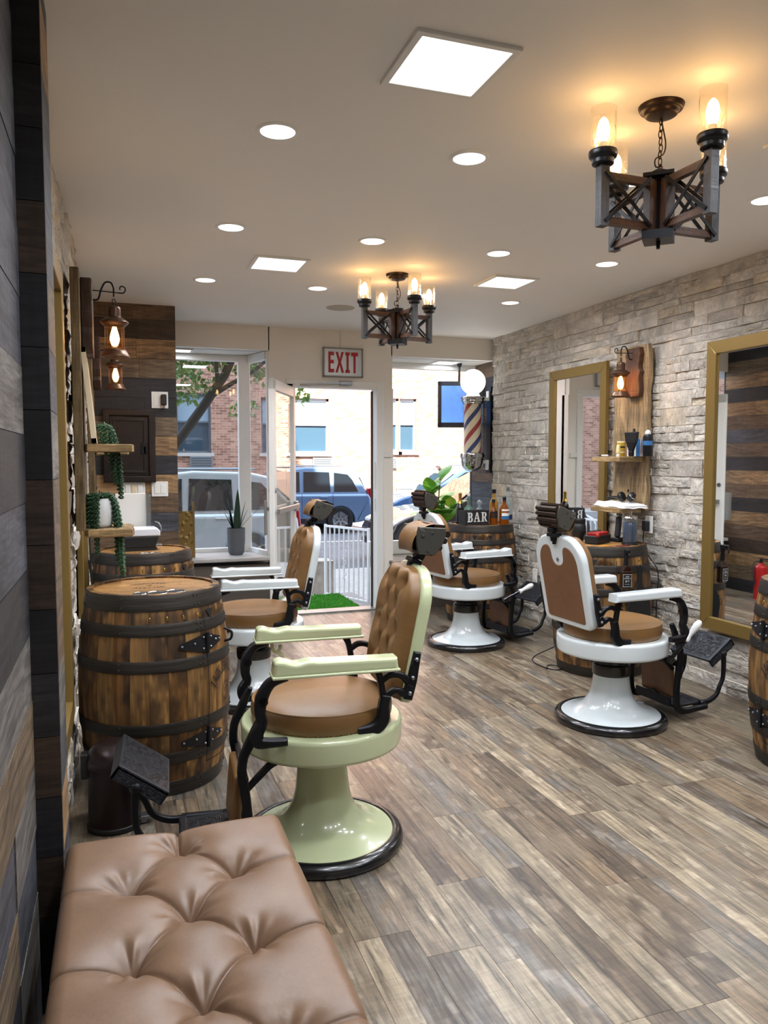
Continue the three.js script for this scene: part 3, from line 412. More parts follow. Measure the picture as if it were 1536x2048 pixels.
const armGeo = (wavy) => { const s = new THREE.Shape(), y = 0.052; s.moveTo(-0.225, 0.006); s.lineTo(-0.22, y - 0.004); s.lineTo(0.03, y); if (wavy) { s.bezierCurveTo(0.07, y, 0.07, y + 0.004, 0.085, y + 0.004); s.bezierCurveTo(0.11, y + 0.002, 0.115, y - 0.004, 0.135, y - 0.003); s.bezierCurveTo(0.16, y, 0.17, y + 0.01, 0.19, y + 0.01); s.quadraticCurveTo(0.206, y + 0.009, 0.208, y - 0.002); } else { s.lineTo(0.19, y + 0.002); s.quadraticCurveTo(0.206, y, 0.208, y - 0.014); } s.lineTo(0.213, 0.006); s.lineTo(-0.225, 0.006);
  const gs = [ext(s, 0.078, 0.012, 0, 0, 0, 0, 0, 0, 3)]; if (wavy) gs.push(rb(0.446, 0.011, 0.088, 0.005, -0.006, 0.006, 0)); return merge(gs); };
G.armWavy = armGeo(true); G.armPlain = armGeo(false);
G.frontBracket = merge([stroke([[0.17, 0.718], [0.225, 0.7], [0.256, 0.65], [0.262, 0.6], [0.255, 0.565], [0.272, 0.53], [0.268, 0.5], [0.23, 0.494], [0.17, 0.493]], [0.026, 0.034, 0.042, 0.036, 0.034, 0.042, 0.04, 0.03, 0.024], 0.034, 0.006, 40), mv(cy(0.016, 0.016, 0.034, 0, 0, 0, Math.PI / 2), 0.252, 0.64, 0)]);
G.rearBracket = merge([stroke([[-0.08, 0.493], [-0.14, 0.5], [-0.172, 0.53], [-0.176, 0.58], [-0.185, 0.62]], [0.04, 0.046, 0.046, 0.038, 0.036], 0.034, 0.006, 24), stroke([[-0.178, 0.585], [-0.17, 0.64], [-0.16, 0.69], [-0.15, 0.718]], [0.026, 0.022, 0.022, 0.03], 0.026, 0.004, 16), stroke([[-0.18, 0.61], [-0.22, 0.632], [-0.255, 0.618], [-0.274, 0.65]], [0.022, 0.022, 0.026, 0.03], 0.024, 0.004, 20), stroke([[-0.165, 0.668], [-0.2, 0.69], [-0.24, 0.685], [-0.268, 0.66]], [0.02, 0.022, 0.022, 0.03], 0.024, 0.004, 20), stroke([[-0.266, 0.595], [-0.282, 0.665], [-0.302, 0.765]], [0.03, 0.036, 0.026], 0.02, 0.004, 16)]);
G.rearBolts = merge([[-0.27, 0.62], [-0.281, 0.675], [-0.296, 0.74]].map(([x, y]) => sp(0.0085, x, y, 0, 1, 1, 1, 8)));
G.legRail = stroke([[0.25, 0.56], [0.268, 0.52], [0.29, 0.47], [0.312, 0.42], [0.318, 0.36], [0.31, 0.31], [0.302, 0.24], [0.297, 0.15], [0.307, 0.085], [0.345, 0.06], [0.43, 0.062], [0.52, 0.066]], [0.02, 0.03, 0.034, 0.03, 0.032, 0.034, 0.032, 0.034, 0.036, 0.034, 0.03, 0.026], 0.026, 0.005, 50);
G.legBrace = stroke([[0.1, 0.405], [0.2, 0.38], [0.25, 0.34], [0.3, 0.29]], [0.02, 0.024, 0.024, 0.02], 0.02, 0.003, 16);
G.legPad = mv(new RoundedBoxGeometry(0.035, 0.22, 0.25, 3, 0.016), 0.33, 0.225, 0, 0, 0, 0.08);
G.lowPlate = merge([rb(0.2, 0.014, 0.3, 0.004, 0.42, 0.075, 0), rb(0.03, 0.045, 0.34, 0.01, 0.515, 0.066, 0)]);
G.lowLattice = merge([rb(0.012, 0.05, 0.28, 0.004, 0.3, 0.1, 0), beam([0.3, 0.08, -0.14], [0.3, 0.14, 0], 0.01, 0.01), beam([0.3, 0.14, 0], [0.3, 0.08, 0.14], 0.01, 0.01), beam([0.3, 0.14, 0], [0.3, 0.33, 0], 0.016, 0.012), beam([0.305, 0.33, -0.18], [0.305, 0.33, 0.18], 0.03, 0.02)]);
G.stepPlate = merge([mv(merge([rb(0.2, 0.016, 0.31, 0.004), rb(0.2, 0.05, 0.012, 0.004, 0, -0.02, 0.149), rb(0.2, 0.05, 0.012, 0.004, 0, -0.02, -0.149), rb(0.012, 0.05, 0.31, 0.004, 0.094, -0.02, 0)]), 0.645, 0.365, 0, 0, 0, 0.62)]);
G.stepArms = merge([-1, 1].flatMap((s) => [stroke([[0.5, 0.075], [0.57, 0.08], [0.625, 0.11], [0.65, 0.16], [0.67, 0.2], [0.675, 0.27], [0.67, 0.335]], [0.028, 0.026, 0.024, 0.022, 0.022, 0.024, 0.03], 0.02, 0.004, 30).translate(0, 0, s * 0.15), sp(0.022, 0.67, 0.34, s * 0.15, 1, 1, 0.8, 10)]));
// headrest, origin at its pivot
const fan = (() => { const s = new THREE.Shape(); s.moveTo(-0.035, -0.02); s.lineTo(0.03, -0.045); s.quadraticCurveTo(0.075, -0.005, 0.085, 0.055); s.lineTo(-0.025, 0.105); s.quadraticCurveTo(-0.06, 0.06, -0.035, -0.02); return s; })();
G.cheeks = merge([-1, 1].flatMap((s) => [ext(fan, 0.016, 0.004, 0, 0, s * 0.098, 0, 0, 0, 1), sp(0.008, 0.05, 0.03, s * 0.107, 1, 1, 0.6, 8), sp(0.006, 0.02, 0.06, s * 0.107, 1, 1, 0.6, 8), sp(0.006, 0.0, -0.015, s * 0.107, 1, 1, 0.6, 8)]));
G.headPad = grid(14, 20, (u, v) => { const z = (u - 0.5) * 0.2, a = mix(-0.75, 1.12, v), e = Math.sin(u * Math.PI) ** 0.35, dip = 0.012 * Math.sin(u * Math.PI), r = 0.098 + 0.016 * Math.sin(v * Math.PI) ** 0.5 * e - dip; return [-0.02 + r * Math.cos(a), 0.01 + r * Math.sin(a), z]; });
G.headBack = merge([bx(0.01, 0.11, 0.19, -0.03, 0.045, 0, 0, 0, -0.1), cy(0.014, 0.014, 0.2, -0.045, 0.085, 0, Math.PI / 2), cy(0.013, 0.013, 0.2, -0.047, 0.055, 0, Math.PI / 2), cy(0.012, 0.012, 0.2, -0.042, 0.02, 0, Math.PI / 2), bx(0.05, 0.012, 0.19, 0.0, 0.1, 0, 0, 0, -0.4), bx(0.06, 0.012, 0.19, 0.0, -0.03, 0, 0, 0, -0.35)]);
G.headPost = merge([cy(0.012, 0.012, 0.1, 0, -0.08, 0), rb(0.05, 0.022, 0.09, 0.006, 0, -0.075, 0), cy(0.024, 0.02, 0.025, 0, -0.1, 0), rb(0.04, 0.03, 0.06, 0.008, -0.01, -0.045, 0)]);
G.lever = merge([rod([0, 0, 0], [0, 0.13, 0], 0.011, 10), cy(0.022, 0.02, 0.035, 0, -0.005, 0)]);
G.grip = lathe(smooth([[0.001, 0.125], [0.017, 0.127], [0.018, 0.14], [0.013, 0.165], [0.019, 0.21], [0.02, 0.235], [0.013, 0.255], [0.001, 0.262]], 24), 24);

function barberChair(label, x, z, turn, o) {
  const t = thing('barber_chair', label, 'barber chair', [x, 0, z], turn, 'antique barber chairs'), en = o.enamel;
  part('base_rim', G.rim, M.rim, t); part('pedestal', G.pedestal, en, t); part('collar', o.green ? G.collarG : G.collarB, o.green ? en : M.rim, t); part('pump_column', G.ram, o.green ? M.iron : M.steel, t);
  const seat = new THREE.Group(); seat.name = 'seat'; t.add(seat); seat.rotation.y = o.spin ?? 0; seat.position.y = o.lift ?? 0; seat.rotation.z = 0.0;
  part('seat_ring', G.ring, en, seat); part('cushion', G.cushion, M.tan, seat); part('piping', G.piping, M.tan, seat); const st = part('nail_heads', G.studs, M.brass, seat); st.userData.kind = 'stuff';
  // backrest, leaning back
  const back = new THREE.Group(); back.name = 'backrest'; back.position.set(-0.272, 0.562, 0); back.rotation.set(0, Math.PI / 2, 0); back.rotation.order = 'YXZ'; back.rotation.x = -(o.lean ?? 0.2); t.add(back);
  part('shell', G.shell, en, back); { const m = part('rear_panel', G.rearPanel, M.tanBack, back); m.position.z = -0.021; } { const m = part('tufted_pad', G.pad, M.tan, back); m.position.set(0, 0.25, 0.02); m.scale.y = 1.02; } { const m = part('screw', sp(0.012, 0, 0.37, -0.0235, 1, 1, 0.4, 10), M.steel, back); }
  for (const [bx0, by0] of G.padButtons) part('button', sp(0.009, bx0, 0.25 + by0 * 1.02, 0.047, 1, 1, 0.5, 8), M.tan, back);
  // headrest rides on the backrest
  const hd = new THREE.Group(); hd.name = 'headrest'; const L = o.lean ?? 0.2; hd.position.set(-0.272 - Math.sin(L) * 0.57 - 0.012, 0.562 + Math.cos(L) * 0.57, 0); hd.rotation.z = o.headTilt ?? 0.1; hd.scale.setScalar(0.9); t.add(hd);
  part('cheek_plates', G.cheeks, S('#4c4a44', 0.5, 0.5, { bumpMap: ironBump, bumpScale: 0.002 }), hd); part('head_pad', G.headPad, M.tan, hd); part('back_bars', G.headBack, M.bronze, hd); part('post', G.headPost, M.iron, hd);
  // arms
  for (const s of [-1, 1]) {
    const a = part('armrest', o.wavy ? G.armWavy : G.armPlain, en, t); a.position.set(o.armX ?? 0.008, 0.717, s * 0.262);
    const f = part('front_bracket', G.frontBracket, M.iron, t); f.position.z = s * 0.262; const r = part('rear_bracket', G.rearBracket, M.iron, t); r.position.z = s * 0.24; const b = part('bolt', G.rearBolts, M.steel, r); b.position.z = s * 0.012;
    const l = part('leg_rail', G.legRail, M.iron, t); l.position.z = s * 0.185; const br = part('leg_brace', G.legBrace, M.iron, t); br.position.z = s * 0.15;
  }
  part('leg_pad', G.legPad, o.green ? M.tan : M.tanBack, t); part('foot_plate', G.lowPlate, M.ironPlate, t); part('lattice', G.lowLattice, M.iron, t); part('step_plate', G.stepPlate, M.ironPlate, t); part('step_arms', G.stepArms, M.iron, t);
  const lv = new THREE.Group(); lv.name = 'lever'; lv.position.set(0.215, 0.375, 0.225); lv.rotation.set(0.35, 0, o.lever ?? -0.45); t.add(lv); part('rod', G.lever, M.rim, lv); part('grip', G.grip, M.whiteGloss, lv);
  if (o.hook) part('towel_hook', [tube([[0.15, 0.722, 0.262], [0.152, 0.69, 0.262], [0.135, 0.672, 0.262], [0.12, 0.685, 0.262], [0.12, 0.7, 0.262]], 0.007), stroke([[0.135, 0.676], [0.115, 0.66], [0.1, 0.63]], [0.016, 0.014, 0.01], 0.012, 0.002).translate(0, 0, 0.262)], en, t);
  return t;
}
barberChair('pale green enamel barber chair in the foreground with tufted brown back', 0.712, -2.785, Math.PI - 0.06, { lever: 1.5, enamel: M.enamelG, green: true, wavy: true, hook: true, headTilt: 0.5, lean: 0.2 });
barberChair('white enamel barber chair on the left beyond the green chair', 0.755, -4.6, Math.PI - 0.02, { lever: 1.5, enamel: M.enamelW, wavy: true, headTilt: 0.75 });
barberChair('white enamel barber chair seen from behind in front of the gold mirror', 2.58, -3.585, 0.06, { enamel: M.enamelW, wavy: false, headTilt: 0.05, lever: -0.5 });
barberChair('white enamel barber chair in front of the barrel with bottles', 2.575, -5.47, 0.16, { enamel: M.enamelW, wavy: true, headTilt: 0.05, lever: -1.15 });

// ================================================================ mirrors
function mirror(label, x, dir, z0, z1, y0, y1) {                       // dir: which way along x the glass faces
  const t = thing('wall_mirror', label, 'mirror', [x, (y0 + y1) / 2, (z0 + z1) / 2], dir > 0 ? Math.PI / 2 : -Math.PI / 2, 'tall gold framed mirrors'), w = z1 - z0, h = y1 - y0, b = 0.078;
  const bars = [[[-w / 2, -h / 2], [w / 2, -h / 2], [w / 2 - b, -h / 2 + b], [-w / 2 + b, -h / 2 + b]], [[-w / 2, h / 2], [w / 2, h / 2], [w / 2 - b, h / 2 - b], [-w / 2 + b, h / 2 - b]], [[-w / 2, -h / 2], [-w / 2, h / 2], [-w / 2 + b, h / 2 - b], [-w / 2 + b, -h / 2 + b]], [[w / 2, -h / 2], [w / 2, h / 2], [w / 2 - b, h / 2 - b], [w / 2 - b, -h / 2 + b]]];
  bars.forEach((p, i) => part('frame_bar', wuv(ext(poly(p), 0.03, 0.004, 0, 0, 0.018), 2, 0, 0, i > 1), M.gold, t));
  part('mirror_glass', bx(w - 2 * b + 0.02, h - 2 * b + 0.02, 0.006, 0, 0, 0.014), M.mirror, t);
}
mirror('tall gold framed mirror between the shelf board and the bottle barrel', XR - 0.035, -1, -5.75, -4.945, 0.42, 2.19);
mirror('tall gold framed mirror behind the white chair seen from behind', XR - 0.035, -1, -3.905, -3.1, 0.397, 2.175);
mirror('gold framed mirror seen edge on beside the dark plank pilaster', XL - 0.004, 1, -3.3, -2.45, 0.42, 2.17);
mirror('gold framed mirror seen edge on between the two left shelf boards', XL - 0.004, 1, -5.2, -4.4, 0.42, 2.17);

// ================================================================ live edge boards with shelves and lantern
function liveShape(w, h, seed) { const r = mulberry(seed), L = [], R = []; for (let i = 0; i <= 14; i++) { const y = i / 14 * h; L.push([-w / 2 + (fbm(0.1 + i * 0.07, seed * 0.13, 14, 9, 3) - 0.5) * 0.06, y]); R.push([w / 2 + (fbm(0.6 + i * 0.07, seed * 0.31, 14, 9, 3) - 0.5) * 0.06, y]); } return poly([...L, ...R.reverse()]); }
const boardWood = { pale: wood('#c6aa82', 0.5), olive: wood('#7f6a44', 0.6, 0.003), shelf: wood('#b79a6d', 0.55, 0.002), block: wood('#4b3227', 0.5, 0.004), block2: wood('#6a4630', 0.55, 0.006) };
function liveBoard(label, x, dir, z, y, w, h, m, shelfY, group) {
  const t = thing('shelf_board', label, 'wall shelf', [x, y, z], dir > 0 ? Math.PI / 2 : -Math.PI / 2, group);
  part('board', wuv(ext(liveShape(w, h, Math.round(-z * 10)), 0.04, 0.004, 0, 0, 0.022, 0, 0, 0, 1), 1, 0.3, 0.1, true), m, t);
  for (const sy of shelfY) part('shelf', wuv(ext((() => { const s = liveShape(0.205, w - 0.04, 7 + Math.round(sy * 30)); return s; })(), 0.036, 0.004, 0, 0, 0, 0, 0, 0, 1).rotateX(Math.PI / 2).rotateY(Math.PI / 2).translate(-(w - 0.04) / 2, sy - y, 0.145), 1.4, 0.2, 0.5), boardWood.shelf, t);
  part('mount_screw', [sp(0.011, w * 0.3, h - 0.05, 0.044, 1, 1, 0.5, 8)], M.black, t); part('mount_screw', [sp(0.011, 0, 0.13, 0.044, 1, 1, 0.5, 8)], M.black, t);
  return t;
}
liveBoard('pale live edge board with two shelves between the right mirrors', XR - 0.03, -1, -4.645, 1.1, 0.37, 1.15, boardWood.pale, [1.455, 1.1], 'live edge shelf boards');
liveBoard('nearest live edge board on the left with trailing plants', XL + 0.03, 1, -3.885, 1.13, 0.34, 1.17, boardWood.olive, [1.505, 1.115], 'live edge shelf boards');
liveBoard('farther live edge board on the left beside the plank end wall', XL + 0.03, 1, -5.62, 1.13, 0.34, 1.17, boardWood.olive, [1.505], 'live edge shelf boards');

function lantern(label, x, dir, y, z, seed) {                          // y: bottom of the lantern; x: its axis; block stands at x - dir * 0.115
  const t = thing('wall_lantern', label, 'wall lamp', [x, y, z], dir > 0 ? 0 : Math.PI, 'copper wall lanterns'), q = (pts) => pts;
  const hy = 0.03;
  part('wood_block', wuv(ext(liveShape(dir > 0 ? 0.2 : 0.15, 0.34, seed), 0.05, 0.006, 0, 0, 0, 0, 0, 0, 2).rotateY(Math.PI / 2).translate(-0.118, 0.0, 0), 1, 0, 0, true), dir > 0 ? boardWood.block : boardWood.block2, t);
  part('scroll_bracket', [tube([[-0.092, 0.26, 0], [-0.07, 0.265, 0], [-0.055, 0.31, 0], [-0.035, 0.345, 0], [-0.012, 0.345, 0], [0.0, 0.32, 0], [0, 0.303, 0]], 0.0042, 40), rod([-0.095, 0.305, 0], [0.02, 0.3, 0], 0.0026, 6), tube([[0.02, 0.3, 0], [0.045, 0.302, 0], [0.052, 0.322, 0], [0.036, 0.332, 0], [0.027, 0.322, 0], [0.03, 0.314, 0]], 0.003, 30)], M.iron, t);
  part('chain', [rod([0, 0.3, 0], [0, 0.28, 0], 0.004, 6), mv(new THREE.TorusGeometry(0.0085, 0.0022, 6, 16), 0, 0.262, 0, 0, 0.5, 0), mv(new THREE.TorusGeometry(0.011, 0.0028, 6, 18), 0, 0.243, 0, 0, 1.4, 0)], M.iron, t);
  part('cap', lathe(smooth([[0.001, 0.238], [0.018, 0.237], [0.029, 0.228], [0.03, 0.19], [0.034, 0.186], [0.05, 0.176], [0.064, 0.164], [0.06, 0.156], [0.048, 0.146], [0.044, 0.14]], 30), 36), S('#5c4536', 0.38, 0.7), t);
  part('glass', lathe([[0.044, 0.14], [0.0445, 0.036]], 36), M.amberGlass, t);
  part('guard_rods', [0, 1, 2, 3].map((k) => rod([0.048 * Math.cos(k * 1.571 + 0.78), 0.148, 0.048 * Math.sin(k * 1.571 + 0.78)], [0.048 * Math.cos(k * 1.571 + 0.78), 0.03, 0.048 * Math.sin(k * 1.571 + 0.78)], 0.0022, 6)), S('#6a4f3c', 0.38, 0.7), t);
  part('base_ring', lathe(smooth([[0.034, 0.03], [0.05, 0.036], [0.052, 0.03], [0.064, 0.01], [0.066, 0.0], [0.06, 0.0], [0.05, 0.012], [0.034, 0.024]], 24), 36), S('#6a4f3c', 0.38, 0.7), t);
  part('bulb', lathe(smooth([[0.009, 0.142], [0.012, 0.13], [0.02, 0.1], [0.021, 0.08], [0.012, 0.056], [0.001, 0.05]], 24), 20), M.bulb, t);
  const l = new THREE.PointLight(new THREE.Color(1, 0.6, 0.28), LAMP.lantern, 0, 2); l.position.set(0, 0.09, 0); l.castShadow = true; t.add(l);
}
lantern('nearest copper lantern hanging from a curled iron bracket on the left wall', 0.0, 1, 1.93, -3.87, 3);
lantern('farther copper lantern on the left wall before the plank end wall', 0.0, 1, 1.93, -5.6, 5);
lantern('copper lantern hanging from the pale board on the stone wall', 3.325, -1, 1.89, -4.58, 8);

// ================================================================ chandeliers
const chWood = wood('#5a3c2a', 0.5), chGrey = wood('#4d4f55', 0.5);
function chandelier(label, x, z, turn) {
  const t = thing('chandelier', label, 'chandelier', [x, 0, z], turn, 'wood and iron candle chandeliers');
  part('canopy', lathe(smooth([[0.001, 2.612], [0.02, 2.612], [0.05, 2.618], [0.058, 2.63], [0.07, 2.636], [0.076, 2.65]], 24), 40), M.bronze, t);
  const ch = []; for (let k = 0; k < 8; k++) { const g = new THREE.TorusGeometry(0.011, 0.0022, 6, 16); g.scale(0.62, 1.25, 1); ch.push(mv(g, Math.sin(k * 2.1) * 0.002, 2.602 - k * 0.0225, 0, 0, k % 2 ? 1.57 : 0, Math.sin(k * 3) * 0.12)); }
  part('chain', ch, M.bronze, t); part('wire', tube([[0, 2.61, 0], [0.008, 2.57, 0.004], [0.022, 2.53, 0], [0.006, 2.49, 0.008], [-0.024, 2.47, 0.004], [-0.012, 2.45, -0.006], [0.01, 2.452, 0], [0, 2.43, 0]], 0.0026, 40, 6), M.bronze, t);
  part('hub', [bx(0.05, 0.19, 0.05, 0, 2.31, 0), bx(0.1, 0.012, 0.1, 0, 2.415, 0, 0, 0.785), bx(0.06, 0.014, 0.06, 0, 2.425, 0), bx(0.1, 0.03, 0.1, 0, 2.215, 0, 0, 0.785), cy(0.008, 0.006, 0.03, 0, 2.19, 0)], M.iron, t);
  for (let k = 0; k < 4; k++) {
    const arm = new THREE.Group(); arm.name = 'arm'; arm.rotation.y = k * Math.PI / 2; t.add(arm); const R = 0.235;
    part('wood_slat', wuv(bx(0.03, 0.18, 0.034, 0.038, 2.31, 0), 2, k, 0, true), chWood, arm);
    part('post', [wuv(bx(0.032, 0.2, 0.032, R, 2.325, 0), 2, k * .3, .5, true)], chGrey, arm);
    for (const ry of [2.39, 2.245]) part('rail', wuv(bx(R - 0.06, 0.024, 0.024, (R + 0.03) / 2, ry, 0), 2), chWood, arm);
    for (const s of [-1, 1]) part('cross_brace', [beam([0.05, 2.4, s * 0.019], [R, 2.24, s * 0.019], 0.012, 0.004), beam([0.05, 2.24, s * 0.021], [R, 2.4, s * 0.021], 0.012, 0.004)], M.iron, arm);
    part('cup', lathe(smooth([[0.001, 2.424], [0.032, 2.424], [0.036, 2.432], [0.037, 2.442], [0.044, 2.447], [0.047, 2.456], [0.046, 2.468], [0.04, 2.47]], 24), 32, R), M.black, arm);
    part('glass_shade', [lathe([[0.0425, 2.462], [0.0425, 2.605], [0.0405, 2.605], [0.0405, 2.462]], 40, R)], M.lampGlass, arm);
    part('socket', cy(0.013, 0.015, 0.03, R, 2.482, 0), M.chrome, arm);
    part('bulb', lathe(smooth([[0.001, 2.49], [0.011, 2.495], [0.019, 2.52], [0.0205, 2.54], [0.014, 2.565], [0.004, 2.577], [0.001, 2.578]], 24), 20, R), M.bulb, arm);
    const l = new THREE.PointLight(new THREE.Color(1, 0.5, 0.16), LAMP.bulb, 0, 2); l.position.set(R, 2.535, 0); l.castShadow = true; arm.add(l);
  }
}
chandelier('nearest wood and iron chandelier with four glass cylinders', 1.775, -2.25, 0.04);
chandelier('farther wood and iron chandelier before the exit sign', 1.742, -4.778, 0.12);

// ================================================================ barber pole, tv, exit sign
{
  const t = thing('barber_pole', 'barber pole with white globe and red white blue stripes by the window', 'barber pole', [3.375, 0, -7.05]);
  part('globe', sp(0.126, 0, 2.228, 0, 1, 1, 1, 40), M.globe, t);
  const gl = new THREE.PointLight(0xfff8ee, 0.35, 0, 2); gl.position.set(0, 2.228, 0); gl.castShadow = true; gl.shadow.radius = 6; t.add(gl);
  part('top_cap', lathe(smooth([[0.05, 2.112], [0.07, 2.108], [0.092, 2.09], [0.12, 2.078], [0.122, 2.062], [0.116, 2.05], [0.116, 2.03], [0.106, 2.022], [0.104, 2.008], [0.07, 2.008]], 36), 48), M.chrome, t);
  const st = canvasTex(512, 512, (c, w, h) => { c.fillStyle = '#e9e2c8'; c.fillRect(0, 0, w, h); const band = (off, col) => { c.fillStyle = col; for (let k = -3; k < 4; k++) { c.beginPath(); const y0 = off * h + k * h; c.moveTo(0, y0); c.lineTo(w, y0 - h); c.lineTo(w, y0 - h + 0.205 * h); c.lineTo(0, y0 + 0.205 * h); c.fill(); } }; band(0.05, '#a82330'); band(0.55, '#23357f'); });
  st.wrapS = st.wrapT = THREE.RepeatWrapping; st.repeat.set(2, 0.5 / 0.31);
  part('striped_cylinder', cy(0.086, 0.086, 0.5, 0, 1.765, 0, 0, 0, 0, 48), S('#ffffff', 0.5, 0, { map: st }), t);
  part('glass_tube', new THREE.CylinderGeometry(0.102, 0.102, 0.5, 48, 1, true).translate(0, 1.765, 0), M.lampGlass, t);
  part('bottom_cap', lathe(smooth([[0.09, 1.525], [0.11, 1.522], [0.121, 1.51], [0.122, 1.475], [0.114, 1.468], [0.112, 1.43], [0.1, 1.385], [0.07, 1.35], [0.03, 1.335], [0.001, 1.334]], 40), 48), M.chrome, t);
  part('wall_bracket', [rb(0.012, 0.1, 0.055, 0.003, 0.155, 2.09, 0.02), rb(0.06, 0.03, 0.05, 0.004, 0.13, 2.06, 0.02)], M.white, t); part('wall_bracket', [rb(0.012, 0.1, 0.055, 0.003, 0.155, 1.4, 0.02), rb(0.07, 0.03, 0.05, 0.004, 0.13, 1.43, 0.02)], M.white, t);
  part('back_plate', [bx(0.025, 0.86, 0.09, 0.178, 1.75, 0.02)], M.darkPlastic, t);
}
{
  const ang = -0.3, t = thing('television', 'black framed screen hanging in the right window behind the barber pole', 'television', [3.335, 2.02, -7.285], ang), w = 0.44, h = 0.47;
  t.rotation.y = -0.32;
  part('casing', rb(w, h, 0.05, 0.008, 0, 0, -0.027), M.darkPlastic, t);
  part('bezel', [bx(w, 0.045, 0.012, 0, h / 2 - 0.0225, 0.003), bx(w, 0.05, 0.012, 0, -h / 2 + 0.025, 0.003), bx(0.035, h, 0.012, -w / 2 + 0.0175, 0, 0.003), bx(0.035, h, 0.012, w / 2 - 0.0175, 0, 0.003)], S('#2a2e3a', 0.3), t);
  const sc = tex(128, 128, (u, v) => { const k = 0.9 + 0.25 * (fbm(u, v, 3, 2, 3) - 0.5); return [0.42 * k, 0.62 * k, 0.95 * k]; });  // sky reflection in the switched-off screen, painted as a blue glow
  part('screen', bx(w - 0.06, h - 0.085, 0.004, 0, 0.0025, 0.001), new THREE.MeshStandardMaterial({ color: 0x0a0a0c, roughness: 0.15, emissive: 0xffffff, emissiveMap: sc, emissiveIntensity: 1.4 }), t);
  part('ceiling_mount', [rod([0, h / 2, -0.03], [0, 0.4, -0.03], 0.012, 10), cy(0.03, 0.015, 0.04, 0, 0.4, -0.03)], M.black, t);
}
const F = async (n) => new FontLoader().loadAsync('fonts/droid/droid_' + n + '.typeface.json');
const fontBold = await F('sans_bold'), fontSerif = await F('serif_bold');
function letters(s, font, h, w, depth, mat, parent, name = 'letter', gap = 0) { // one mesh per letter, fitted into width w
  const gs = [...s].map((c) => { const g = new TextGeometry(c, { font, size: 1, depth: 0.1, curveSegments: 6 }); g.computeBoundingBox(); return g; }); let tot = 0; const dim = gs.map((g) => { const b = g.boundingBox, d = [b.max.x - b.min.x, b.max.y - b.min.y, b.min.x, b.min.y]; tot += d[0]; return d; }); const n = s.length, lw = (w - gap * (n - 1)) / tot; let x = -w / 2;
  return gs.map((g, i) => { const d = dim[i]; g.translate(-d[2], -d[3], 0); g.scale(lw, h / d[1], depth / 0.1); const m = part(name, g, mat, parent); m.position.x = x; x += d[0] * lw + gap; return m; });
}
{
  const t = thing('exit_sign', 'brushed metal exit sign with red letters above the entrance door', 'sign', [2.005, 2.355, -6.998]);
  part('plate', rb(0.385, 0.27, 0.03, 0.004, 0, 0, 0.015), M.alu, t); part('border', [bx(0.385, 0.012, 0.006, 0, 0.129, 0.032), bx(0.385, 0.012, 0.006, 0, -0.129, 0.032), bx(0.012, 0.27, 0.006, 0.186, 0, 0.032), bx(0.012, 0.27, 0.006, -0.186, 0, 0.032)], M.grey, t);
  letters('EXIT', fontBold, 0.19, 0.285, 0.004, S('#a31c22', 0.5), t, 'letter', 0.014).forEach((m) => { m.position.y = -0.095; m.position.z = 0.031; });
  part('conduit', rod([-0.02, 0.135, 0.012], [-0.02, 0.295, 0.012], 0.006, 8), M.trim, t);
}

